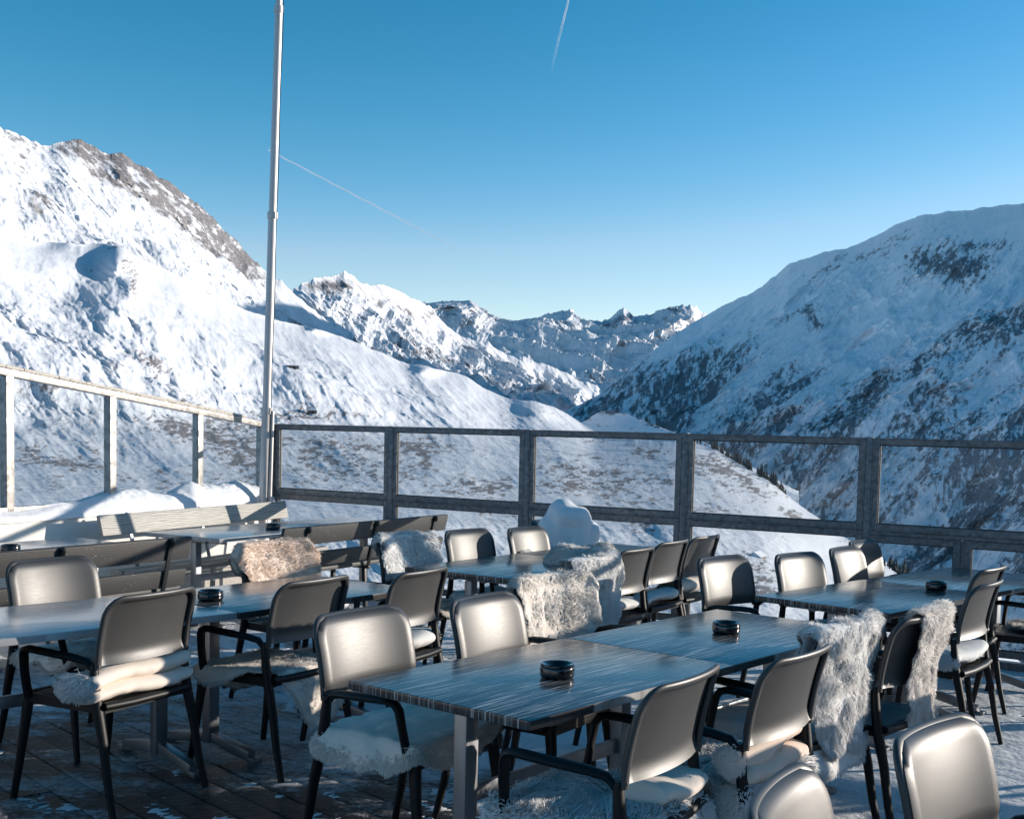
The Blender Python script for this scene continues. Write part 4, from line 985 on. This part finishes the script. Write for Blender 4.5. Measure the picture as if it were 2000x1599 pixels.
# ================================================================== SHEEPSKINS
def fleece(name, P, Nn, n, Ln, mat, parent, seed, flow=(0, 0, -1), lay=.8, curl=.2, rad=None, edge=.25, tint0=0.0, side=1, mask=None):
    """locks of wool as tapered strands rooted over the hide P (rows, cols, 3)"""
    g = np.random.default_rng(seed); ny, nx = P.shape[:2]; n = int(n * 1.5); rad = (rad or Ln * .075) * .62
    du = np.linalg.norm(np.diff(P, axis=1), axis=2).mean(1); cdf = np.cumsum(du); cdf = cdf / cdf[-1]
    k1 = int(n * (1 - edge)); a = np.interp(g.random(n), np.concatenate([[0], cdf]), np.linspace(0, ny - 1, ny + 1)); b = g.random(n) * (nx - 1)
    if edge > 0:      # extra locks along the rim
        m_ = n - k1; w = g.integers(0, 4, m_); q = g.random(m_); c = np.abs(g.normal(0, .02, m_))
        a[k1:] = np.where(w == 0, c * ny, np.where(w == 1, ny - 1 - c * ny, q * (ny - 1))); b[k1:] = np.where(w == 2, c * nx, np.where(w == 3, nx - 1 - c * nx, q * (nx - 1)))
    a = np.clip(a, 0, ny - 1.001); b = np.clip(b, 0, nx - 1.001)
    if mask is not None:
        kp = mask(a / (ny - 1), b / (nx - 1)); a, b = a[kp], b[kp]; n = len(a)
    i, j = a.astype(int), b.astype(int); fa, fb_ = (a - i)[:, None], (b - j)[:, None]
    def smp(A): return (A[i, j] * (1 - fa) + A[i + 1, j] * fa) * (1 - fb_) + (A[i, j + 1] * (1 - fa) + A[i + 1, j + 1] * fa) * fb_
    p = smp(P); nn = smp(Nn) * side; nn /= np.linalg.norm(nn, axis=1)[:, None]
    # rim locks point outwards
    ctr = P.mean((0, 1)); ea = np.minimum(a, ny - 1 - a) / ny; eb = np.minimum(b, nx - 1 - b) / nx
    ju = P[i, np.minimum(j + 1, nx - 1)] - P[i, j]; ju /= np.linalg.norm(ju, axis=1)[:, None] + 1e-9
    iv = P[np.minimum(i + 1, ny - 1), j] - P[i, j]; iv /= np.linalg.norm(iv, axis=1)[:, None] + 1e-9
    out = ju * (np.where(b > nx / 2, 1, -1) * np.exp(-eb / .035))[:, None] + iv * (np.where(a > ny / 2, 1, -1) * np.exp(-ea / .035))[:, None]
    fl = np.array(flow, float)[None] - nn * (nn @ np.array(flow, float))[:, None]
    fn = np.stack([fbm(p[:, 0] * 14 + seed, p[:, 2] * 14 + p[:, 1] * 9, 3), fbm(p[:, 1] * 14 + 5, p[:, 2] * 14 + seed, 3), fbm(p[:, 0] * 13 + 9, p[:, 1] * 13 + seed, 3)], 1) * 1.5
    jit = g.normal(0, .17, (n, 3))
    L = Ln * (.65 + .6 * g.random(n)) * (1 + .35 * fbm(p[:, 0] * 9, p[:, 2] * 9 + seed, 2)); r0 = (rad or Ln * .075) * (.7 + .6 * g.random(n))
    ss = np.array([0, .36, .72, 1.0]); K = len(ss); ph = g.random(n) * 6.28
    cx = np.cross(nn, fl + fn * .3 + 1e-4); cx /= np.linalg.norm(cx, axis=1)[:, None] + 1e-9
    pts = np.zeros((n, K, 3)); cur = p - nn * .003; pts[:, 0] = cur
    for k in range(1, K):
        t = ss[k]
        d = nn * (.62 - .62 * lay * t) + (fl * .75 + fn * .8) * (.35 + .65 * t) * lay + out * .7 + jit * .8 + cx * (np.sin(ph + t * 7) * curl * 2)[:, None]
        d /= np.linalg.norm(d, axis=1)[:, None]; cur = cur + d * (L * (ss[k] - ss[k - 1]))[:, None]; pts[:, k] = cur
    # wool gathers into locks: strands of one small cell draw together towards their tips
    cs_ = .006 + Ln * .10; key_ = np.floor((p + fn * .004) / cs_).astype(np.int64); hk = key_[:, 0] * 73856093 ^ key_[:, 1] * 19349663 ^ key_[:, 2] * 83492791
    _, ci = np.unique(hk, return_inverse=True); ci = ci.reshape(-1); cnt = np.bincount(ci)[:, None]
    mp = np.stack([np.bincount(ci, pts[:, -1, q]) for q in range(3)], 1) / cnt
    w_ = (ss ** 1.6 * .50)[None, :, None]; pts = pts + (mp[ci] - pts[:, -1])[:, None] * w_
    T = np.gradient(pts, axis=1); T /= np.linalg.norm(T, axis=2)[..., None] + 1e-9
    x = np.cross(T, nn[:, None] + jit[:, None] * .5); x /= np.linalg.norm(x, axis=2)[..., None] + 1e-9; y = np.cross(T, x)
    rk = np.array([.9, 1.0, .75, .08])
    V = np.zeros((n, K, 3, 3))
    for q in range(3):
        a_ = 2 * math.pi * q / 3
        V[:, :, q] = pts + (x * math.cos(a_) * 1.25 + y * math.sin(a_) * .45) * (r0[:, None] * rk)[..., None]
    base = (np.arange(n) * K * 3)[:, None, None]
    f = np.array([[k * 3 + q, k * 3 + (q + 1) % 3, (k + 1) * 3 + (q + 1) % 3, (k + 1) * 3 + q] for k in range(K - 1) for q in range(3)])[None]
    q_ = (base + f).reshape(-1, 4)
    me = bpy.data.meshes.new(name); me.vertices.add(n * K * 3); me.vertices.foreach_set('co', V.reshape(-1).astype(np.float32))
    me.loops.add(q_.size); me.loops.foreach_set('vertex_index', q_.reshape(-1).astype(np.int32))
    me.polygons.add(len(q_)); me.polygons.foreach_set('loop_start', (np.arange(len(q_)) * 4).astype(np.int32)); me.polygons.foreach_set('loop_total', np.full(len(q_), 4, np.int32))
    me.update(calc_edges=True)
    tn = np.clip(.5 + .45 * fbm(p[:, 0] * 7 + 3, p[:, 2] * 7 + p[:, 1] * 5, 3) + g.normal(0, .18, n) + tint0, 0, 1)
    at = me.attributes.new('tint', 'FLOAT', 'POINT'); at.data.foreach_set('value', np.repeat(tn, K * 3).astype(np.float32))
    me.shade_smooth(); me.materials.append(mat)
    vn = V - pts[:, :, None]; vn = vn / (np.linalg.norm(vn, axis=3)[..., None] + 1e-9) * .40 + nn[:, None, None] * 1.0 + fn[:, None, None] * .30 + jit[:, None, None] * .35
    vn = (vn / np.linalg.norm(vn, axis=3)[..., None]).reshape(-1, 3)
    me.normals_split_custom_set_from_vertices(vn.astype(np.float32).tolist())
    return link(bpy.data.objects.new(name, me), parent)
def normals(P):
    du = np.gradient(P, axis=1); dv = np.gradient(P, axis=0); n = np.cross(du, dv); return n / (np.linalg.norm(n, axis=2)[..., None] + 1e-9)
def hide_mesh(P, Nn, mat, parent, th=.006):
    A = P + Nn * th * .5; B_ = P - Nn * th * .5; ny, nx = P.shape[:2]
    # closed shell: wrap the rows
    Q = np.concatenate([A, B_[:, ::-1]], 1)
    o = grid_mesh('hide', Q, mat, parent, closed_u=True)
    bm = bmesh.new(); bm.from_mesh(o.data); bmesh.ops.recalc_face_normals(bm, faces=bm.faces); bm.to_mesh(o.data); bm.free()
    return o
def skin(label, key=None):
    return empty('sheepskin', tuple(cw(key, np.array([0, 0, .0]))), 0, label, 'sheepskin', 'sheepskins on the chairs')
def rel(P, t): return P - np.array(t.location)
NEAR = 1.0
def drape(key, label, lf, lr, hw, off=0.0, hide=H_CREAM, fl=F_CREAM, n=8000, L=.035, curl=.3, seed=1, taper=(.85, 1.0, .9), lay=.8, bulge=.0, skew=0.0, side=1, tint0=0, puff=.012, edge=.22, rad=None):
    t = skin(label, key)
    # path over the backrest from the front hem to the rear hem
    pf = [(yb(CHH - q) + .020 + bulge * math.sin(math.pi * min(1, q / max(lf, .01))), CHH - q) for q in np.linspace(lf, .03, 14)]
    pt = [(yb(CHH) + .004 + .026 * math.cos(a), CHH + .004 + .014 * math.sin(a)) for a in np.linspace(.2, math.pi - .2, 7)]
    pr_ = [(yb(max(CHH - q, .55)) - .030 - max(0, .55 - (CHH - q)) * .03, CHH - q) for q in np.linspace(.03, lr, 16)]
    path = np.array(pf + pt + pr_); s = np.concatenate([[0], np.cumsum(np.hypot(*np.diff(path, axis=0).T))]); S_ = s / s[-1]
    nv, nu = 60, 34; tv = np.linspace(0, 1, nv); y = np.interp(tv, S_, path[:, 0]); z = np.interp(tv, S_, path[:, 1]); u = np.linspace(-1, 1, nu)
    top = S_[len(pf) + 3]
    wv = np.interp(tv, [0, .12, top, .88, 1], [taper[0] * .75, taper[0], taper[1], taper[2], taper[2] * .72]) * hw
    wv = wv * (1 + .10 * fbm(tv * 5 + seed, tv * 0 + seed, 3))
    X = off + u[None] * wv[:, None] + (skew * (tv - top))[:, None] + .02 * fbm(tv * 4 + 9 * seed, tv * 0, 2)[:, None]
    Y = y[:, None] + np.array([[bow(min(abs(q), .27)) for q in row] for row in X]); Z = np.repeat(z[:, None], nu, 1)
    ov = np.clip(np.abs(X) - .25, 0, 1); Z = Z - ov * 1.1; X = X - np.sign(X) * ov * .35; Y = Y + ov * .15 * np.where(tv[:, None] < top, 1, -1)
    w_ = fbm(X * 7 + seed, Z * 7 + seed * 3, 3) * puff; sg = np.where(tv[:, None] < top, 1, -1); Y = Y + np.abs(w_) * sg
    hem = (fbm(u * 3 + seed * 5, u * 0 + 2, 3) * .03)[None] * (np.exp(-tv / .12) - np.exp(-(1 - tv) / .12))[:, None]; Z = Z + hem
    P = cw(key, np.stack([X, Y, Z], -1)); P = rel(P, t)
    Nn = normals(P); c = np.array(cw(key, np.array([[0, 0.1, .7]])))[0] - np.array(t.location)
    # orient outwards: front rows must face the sitter side
    fdir = np.array([math.cos(CHAIRS[key][2]), math.sin(CHAIRS[key][2]), 0])
    if (Nn[5] @ fdir).mean() < 0: Nn = -Nn
    hide_mesh(P, Nn, hide, t)
    fleece('fleece', P, Nn, n, L, fl, t, seed, curl=curl, lay=lay, side=side, tint0=tint0, edge=edge, rad=rad)
    return t
def seat_skin(key, label, hx, hy, cx=0, cy=0, rot=0, hide=H_CREAM, fl=F_BEIGE, n=6000, L=.03, curl=.3, seed=1, side=1, zoff=.0, lay=.75, edge=.3, floor=.03, mask=None, fold=0):
    """a hide lying on the seat, hanging over its edges"""
    t = skin(label, key); nv, nu = 46, 46
    U, V = np.meshgrid(np.linspace(-1, 1, nu), np.linspace(-1, 1, nv)); c, s = math.cos(R(rot)), math.sin(R(rot))
    # superellipse outline like a hide
    rr = np.maximum(np.abs(U), np.abs(V)); an = np.arctan2(V, U); k = 1 / (np.abs(np.cos(an)) ** 3.2 + np.abs(np.sin(an)) ** 3.2) ** (1 / 3.2)
    rim = 1 + .14 * fbm(np.cos(an) * 2 + seed, np.sin(an) * 2 + seed, 3)
    a = rr * k * np.cos(an) * rim * hx; b = rr * k * np.sin(an) * rim * hy
    x = cx + a * c - b * s; y = cy + a * s + b * c
    ex, ey0, ey1 = .236, -.20, .245
    ox = np.clip(np.abs(x) - ex, 0, 9); oy = np.clip(ey0 - y, 0, 9) + np.clip(y - ey1, 0, 9)
    X = np.sign(x) * (np.minimum(np.abs(x), ex) + .03 * np.tanh(ox / .05) + .10 * ox); Y = np.clip(y, ey0, ey1) + np.sign(y) * (.03 * np.tanh(oy / .05) + .10 * oy)
    dr = np.sqrt(ox ** 2 + oy ** 2); Z = .470 + zoff - np.maximum(0, dr - .012) * .97 + .010 * np.abs(fbm(x * 9 + seed, y * 9, 3)) * (1 + fold * 4)
    Z = np.where(Z < floor, floor + .004 * fbm(x * 20, y * 20, 2), Z)
    X = X + .02 * fbm(Z * 9 + seed, y * 8, 3) * np.tanh(dr / .05); Y = Y + .02 * fbm(Z * 9 + 3, x * 8 + seed, 3) * np.tanh(dr / .05)
    P = rel(cw(key, np.stack([X, Y, Z], -1)), t); Nn = normals(P)
    if Nn[nv // 2, nu // 2, 2] < 0: Nn = -Nn
    hide_mesh(P, Nn, hide, t)
    g_ = (.25, .1, -1)
    fleece('fleece', P, Nn, n, L, fl, t, seed + 50, flow=g_, curl=curl, lay=lay, side=side, edge=edge, mask=mask)
    return t
def rolled(key, label, rolls, hide=H_CREAM, fl=F_WHITE, tail=-1, n=1500, L=.05, seed=1, x0=-.26, x1=.24, flap=None):
    """a hide folded into flat rolls, suede outside, wool spilling from one end. rolls: (y, z, half depth, half height, sag)"""
    t = skin(label, key); g = np.random.default_rng(seed)
    allp = None
    for ri, (ry, rz, hd, hh_, sag) in enumerate(rolls):
        nv, nu = 40, 30; v = np.linspace(0, 1, nv); a = np.linspace(0, 2 * math.pi, nu, endpoint=False)
        x = x0 + (x1 - x0) * v + ri * .01
        en = np.minimum(1, np.minimum(v, 1 - v) / .06 + .35) ** .5
        cyy = ry + .012 * np.sin(v * 5 + seed + ri); cz = rz + sag * (v - .5) + .006 * np.sin(v * 7 + seed)
        Y = cyy[:, None] + hd * en[:, None] * np.sign(np.cos(a)) * np.abs(np.cos(a)) ** .8; Z = cz[:, None] + hh_ * en[:, None] * np.sin(a)[None] * (1 + .12 * fbm(v * 4 + ri, v * 0 + seed, 2))[:, None]
        Xg = np.repeat(x[:, None], nu, 1) + .008 * np.sin(a)[None]
        w = fbm(Xg * 10 + seed, Y * 20 + Z * 20, 3) * .006
        P = rel(cw(key, np.stack([Xg, Y + w, Z + w], -1)), t)
        # closed end caps by collapsing rings
        c0, c1 = P[0].mean(0), P[-1].mean(0); P = np.concatenate([(c0 + (P[0] - c0) * .01)[None], (c0 + (P[0] - c0) * .6)[None], P, (c1 + (P[-1] - c1) * .6)[None], (c1 + (P[-1] - c1) * .01)[None]])
        o = grid_mesh('fold', P, hide, t, closed_u=True)
        bm = bmesh.new(); bm.from_mesh(o.data); bmesh.ops.recalc_face_normals(bm, faces=bm.faces); bm.to_mesh(o.data); bm.free()
        if allp is None: allp = []
        allp.append((ry, rz, hd, hh_))
    # wool spilling out at the tail end and along the seam
    ry, rz, hd, hh_ = allp[0]; xe = x0 if tail < 0 else x1
    aa = np.linspace(0, 2 * math.pi, 24); rr = np.linspace(.2, 1.0, 8)
    A_, R_ = np.meshgrid(aa, rr)
    Y = ry + hd * 1.0 * R_ * np.cos(A_); Z = rz + hh_ * R_ * np.sin(A_) - .01; X = xe + tail * (.02 * (1 - R_)) + 0 * Y
    P = rel(cw(key, np.stack([X, Y, Z], -1)), t); od = cw(key, np.array([[tail * 1.0, 0, 0]]))[0] - cw(key, np.array([[0., 0, 0]]))[0]
    Nn = np.repeat(np.repeat(od[None, None], P.shape[0], 0), P.shape[1], 1)
    fleece('fleece', P, Nn, n, L, fl, t, seed + 9, flow=(0, 0, -1), lay=.55, curl=.25, edge=0)
    if flap:
        (fx0, fx1, fy0, fy1) = flap; u = np.linspace(0, 1, 24); A_, B_ = np.meshgrid(u, u)
        X = fx0 + (fx1 - fx0) * A_; Y = fy0 + (fy1 - fy0) * B_; Z = .476 + .02 * fbm(X * 9 + seed, Y * 9, 3) - .15 * np.clip(np.abs(X) - .24, 0, 1) * 6 - .9 * np.clip(Y - .24, 0, 1)
        P = rel(cw(key, np.stack([X, Y, Z], -1)), t); Nn = normals(P)
        if Nn[..., 2].mean() < 0: Nn = -Nn
        hide_mesh(P, Nn, hide, t); fleece('fleece', P, Nn, 1800, .032, fl, t, seed + 4, lay=.7, edge=.3)
    return t
drape('C10', 'cream sheepskin thrown over a chair back on the far side of the front table', .46, .30, .285, off=.0, fl=F_CREAM, hide=H_CREAM, n=15000, L=.036, curl=.35, seed=3, taper=(1.0, 1.0, .9), puff=.02)
drape('C5', 'rounded curly tan sheepskin over a chair back behind the left tables', .40, .22, .33, fl=F_TAN, hide=H_TAN, n=12000, L=.034, curl=.6, seed=5, taper=(.72, 1.0, .8), bulge=.02, puff=.03, lay=.6)
drape('C6', 'shaggy white sheepskin over a chair back beside the black bench', .33, .16, .27, fl=F_WHITE, hide=H_WHITE, n=8000, L=.040, curl=.2, seed=7, taper=(.95, 1.0, .9))
drape('M0', 'big white sheepskin hanging down the chair directly behind the cream one', .18, .52, .28, off=.02, fl=F_WHITE, hide=H_WHITE, n=12000, L=.038, curl=.25, seed=9, taper=(.8, 1.0, 1.1), puff=.02, skew=.06)

drape('N3', 'long haired white sheepskin over the chair back nearest the big striped table edge', .30, .48, .27, off=.0, fl=F_WHITE, hide=H_WHITE, n=24000, L=.042, curl=.3, seed=15, rad=.0019, taper=(.9, .98, .8), puff=.02, skew=.05, lay=.85)
drape('N4', 'narrow long cream and white sheepskin hanging from a chair back at the right', .25, .56, .17, off=.085, fl=F_CREAM, hide=H_TAN, n=18000, L=.040, curl=.35, seed=17, rad=.0019, taper=(1, 1.0, 1.0), puff=.03, lay=.8, tint0=.2)
seat_skin('C3', 'beige curly sheepskin on a seat, hanging far down one side of its chair', .34, .46, .10, -.02, 25, fl=F_BEIGE, n=10000, L=.028, curl=.55, seed=21)
seat_skin('C12', 'sheepskin lying suede side up on the end chair seat, woolly edge showing', .36, .30, -.02, .0, 10, hide=H_CREAM, fl=F_BEIGE, n=9000, L=.035, curl=.4, seed=23, side=1, zoff=.03, edge=.8, fold=.1, mask=lambda a, b: np.minimum(np.minimum(a, 1 - a), np.minimum(b, 1 - b)) < .085)
seat_skin('N1', 'fluffy white sheepskin spilling over the seat of the nearest dark chair', .36, .38, -.06, -.02, 12, hide=H_CREAM, fl=F_WHITE, n=22000, L=.045, curl=.25, seed=25)
rolled('N1', 'white sheepskin folded up suede outward at the rear of the nearest dark chair seat', [(-.15, .510, .085, .034, .0)], fl=F_WHITE, hide=H_CREAM, n=2500, L=.055, seed=26, x0=-.02, x1=.25, tail=1)
seat_skin('N2', 'long haired white sheepskin hanging off the seat between two front chairs', .30, .36, -.07, .02, 0, hide=H_CREAM, fl=F_WHITE, n=8000, L=.045, curl=.2, seed=27)
rolled('N2', 'cream suede hide folded in an S below a chair back by the front table', [(-.15, .575, .05, .040, .03), (-.16, .505, .06, .036, -.02)], fl=F_WHITE, hide=H_TAN, n=1500, L=.04, seed=28)
seat_skin('N3', 'plain white suede hide hanging smooth under the long haired sheepskin', .29, .34, -.02, -.05, 4, hide=H_WHITE, fl=F_WHITE, n=2500, L=.03, seed=29, side=1, edge=1.0, zoff=.02, mask=lambda a, b: np.minimum(np.minimum(a, 1 - a), np.minimum(b, 1 - b)) < .06)
rolled('C2', 'cream suede hide folded double on the seat of the nearest left chair', [(-.15, .560, .075, .036, .035), (-.15, .497, .085, .034, .015)], fl=F_WHITE, hide=H_CREAM, n=2600, L=.060, seed=31, x0=-.30, x1=.26)
rolled('C4', 'white hide folded on the seat of the end chair of the left row', [(-.10, .515, .09, .045, -.02)], fl=F_WHITE, hide=H_WHITE, n=1500, L=.04, seed=32, x0=-.2, x1=.26, tail=1)
seat_skin('C1', 'brown shaded sheepskin on the seat under the left edge table', .30, .30, .0, .02, 0, fl=F_BEIGE, n=5000, L=.03, seed=33)
seat_skin('C7', 'beige sheepskin on the seat seen below the middle table', .29, .30, .0, .02, 0, fl=F_BEIGE, hide=H_CREAM, n=4000, L=.03, seed=34, side=1)
seat_skin('C6', 'pale woolly hide on the seat under the white draped chair back', .27, .28, .0, .02, 0, fl=F_CREAM, hide=H_CREAM, n=3000, L=.03, seed=35)
rolled('M2', 'white hide bundled on the seat of the first dark chair behind the furs', [(-.08, .515, .10, .040, .02)], fl=F_CREAM, hide=H_WHITE, n=2500, L=.045, seed=36, tail=-1)
rolled('M3', 'white suede hide folded on the seat of the middle dark chair', [(-.13, .505, .08, .036, .02)], fl=F_BROWN, hide=H_WHITE, n=1800, L=.045, seed=37, tail=1)
rolled('M4', 'cream suede roll with brown tipped wool on the last dark chair', [(-.12, .53, .08, .052, .01)], fl=F_BROWN, hide=H_CREAM, n=2200, L=.05, seed=38, tail=-1)
rolled('R1', 'grey white hide folded under wool on the right hand table chair', [(-.12, .515, .10, .042, .01)], fl=F_GREY, hide=H_WHITE, n=1200, L=.03, seed=39, tail=-1)
seat_skin('R1', 'bluish white wool laid over the seat of the right hand table chair', .25, .26, .0, .04, 0, fl=F_GREY, hide=H_WHITE, n=4500, L=.028, seed=40, zoff=.03)
seat_skin('R3', 'tuft of fur on the chair seat cut off by the right edge', .14, .2, .12, -.06, 20, fl=F_BEIGE, n=2500, L=.04, seed=41)
seat_skin('P2', 'white fur peeping from the seat in the bottom right corner', .24, .24, .04, .0, 0, fl=F_WHITE, n=4500, L=.05, seed=42, zoff=.05)
seat_skin('D1', 'grey wool on the seat under the corner of the right table', .25, .26, .0, .02, 0, fl=F_GREY, hide=H_WHITE, n=3000, L=.03, seed=43)
# small tuft hooked low on the back of C8
t = skin('small white wool tuft low on a bare chair back at the middle table', 'C8')
u = np.linspace(-1, 1, 14); A_, B_ = np.meshgrid(u, u)
P = rel(cw('C8', np.stack([.10 + .055 * A_, -.19 + 0 * A_ + .0 * B_, .655 + .05 * B_], -1)), t); fdir = np.array([math.cos(CHAIRS['C8'][2]), math.sin(CHAIRS['C8'][2]), 0.0])
Nn = np.tile(fdir, (14, 14, 1)); hide_mesh(P, Nn, H_WHITE, t); fleece('fleece', P, Nn, 900, .045, F_WHITE, t, 44, flow=(0, 0, 1), edge=.5)

# a bundled fleece lying on the middle table
bx, by = .13, 7.63
t = empty('sheepskin', (bx, by, .745), 0, 'tousled cream sheepskin bundled on the table in front of the snow lump', 'sheepskin', 'sheepskins on the chairs')
A_, B_ = np.meshgrid(np.linspace(0, 2 * math.pi, 48), np.linspace(0, 1, 24)); rr = np.cos(B_ * 1.57) ** .5
X = .26 * rr * np.cos(A_); Y = .15 * rr * np.sin(A_); Z = .004 + .085 * np.sin(B_ * 1.57) * (1 + .45 * fbm(X * 7 + 3, Y * 7, 3)) + .05 * np.exp(-((X - .16) / .08) ** 2) * B_
ca, sa = math.cos(R(-15)), math.sin(R(-15)); P = np.stack([X * ca - Y * sa, X * sa + Y * ca, Z], -1); Nn = normals(P)
if Nn[12, :, 2].mean() < 0: Nn = -Nn
hide_mesh(P[:-1], Nn[:-1], H_WHITE, t, .003); fleece('fleece', P[:-1], Nn[:-1], 5000, .050, F_CREAM, t, 77, curl=.5, lay=.6, edge=.05)
# ---------------- snow heaped over the buried chair
mbd = bpy.data.metaballs.new('snow_form'); mbd.resolution = .018; mbd.threshold = .35; mo = bpy.data.objects.new('snow_form', mbd); link(mo)
def lobe(a, b, r, st=2.0):
    a = np.array(a, float); b = np.array(b, float); n_ = max(2, int(np.linalg.norm(b - a) / (r * .35)) + 1)
    for i in range(n_):
        e = mbd.elements.new(); e.co = tuple(a + (b - a) * i / (n_ - 1)); e.radius = r * 1.55; e.stiffness = st
for a, b, r in [((-.05, 0, .42), (-.03, .03, .90), .105), ((.07, -.01, .42), (.10, .02, .86), .090), ((.17, .02, .40), (.20, .05, .76), .070), ((-.14, 0, .42), (-.13, .02, .80), .085), ((-.21, -.02, .40), (-.25, .0, .66), .075), ((-.02, -.05, .86), (.08, -.03, .86), .07),
                ((.02, -.17, .52), (.16, -.15, .53), .075), ((-.16, -.15, .44), (-.05, -.16, .50), .07), ((-.2, .1, .42), (.2, .1, .42), .14), ((-.2, -.12, .40), (.2, -.12, .40), .12)]:
    lobe(a, b, r)
bpy.context.view_layer.update(); dg = bpy.context.evaluated_depsgraph_get(); me = bpy.data.meshes.new_from_object(mo.evaluated_get(dg)); bpy.data.objects.remove(mo)
me.name = 'snow_lump'; co = np.zeros(len(me.vertices) * 3, np.float32); me.vertices.foreach_get('co', co); co = co.reshape(-1, 3).astype(float)
nr = np.zeros(len(me.vertices) * 3, np.float32); me.vertices.foreach_get('normal', nr); nr = nr.reshape(-1, 3)
co = co + nr * (fbm(co[:, 0] * 9 + co[:, 1] * 5, co[:, 2] * 7, 4, .55) * .016)[:, None]; me.vertices.foreach_set('co', co.reshape(-1).astype(np.float32)); me.update(); me.shade_smooth(); me.materials.clear(); me.materials.append(M_SNOWL)
o = link(bpy.data.objects.new('snow_lump', me)); o.location = (.01, 9.30, .07)
tag(o, 'big rounded lump of fresh snow heaped over a chair by the fence', 'snow heap', kind='thing')
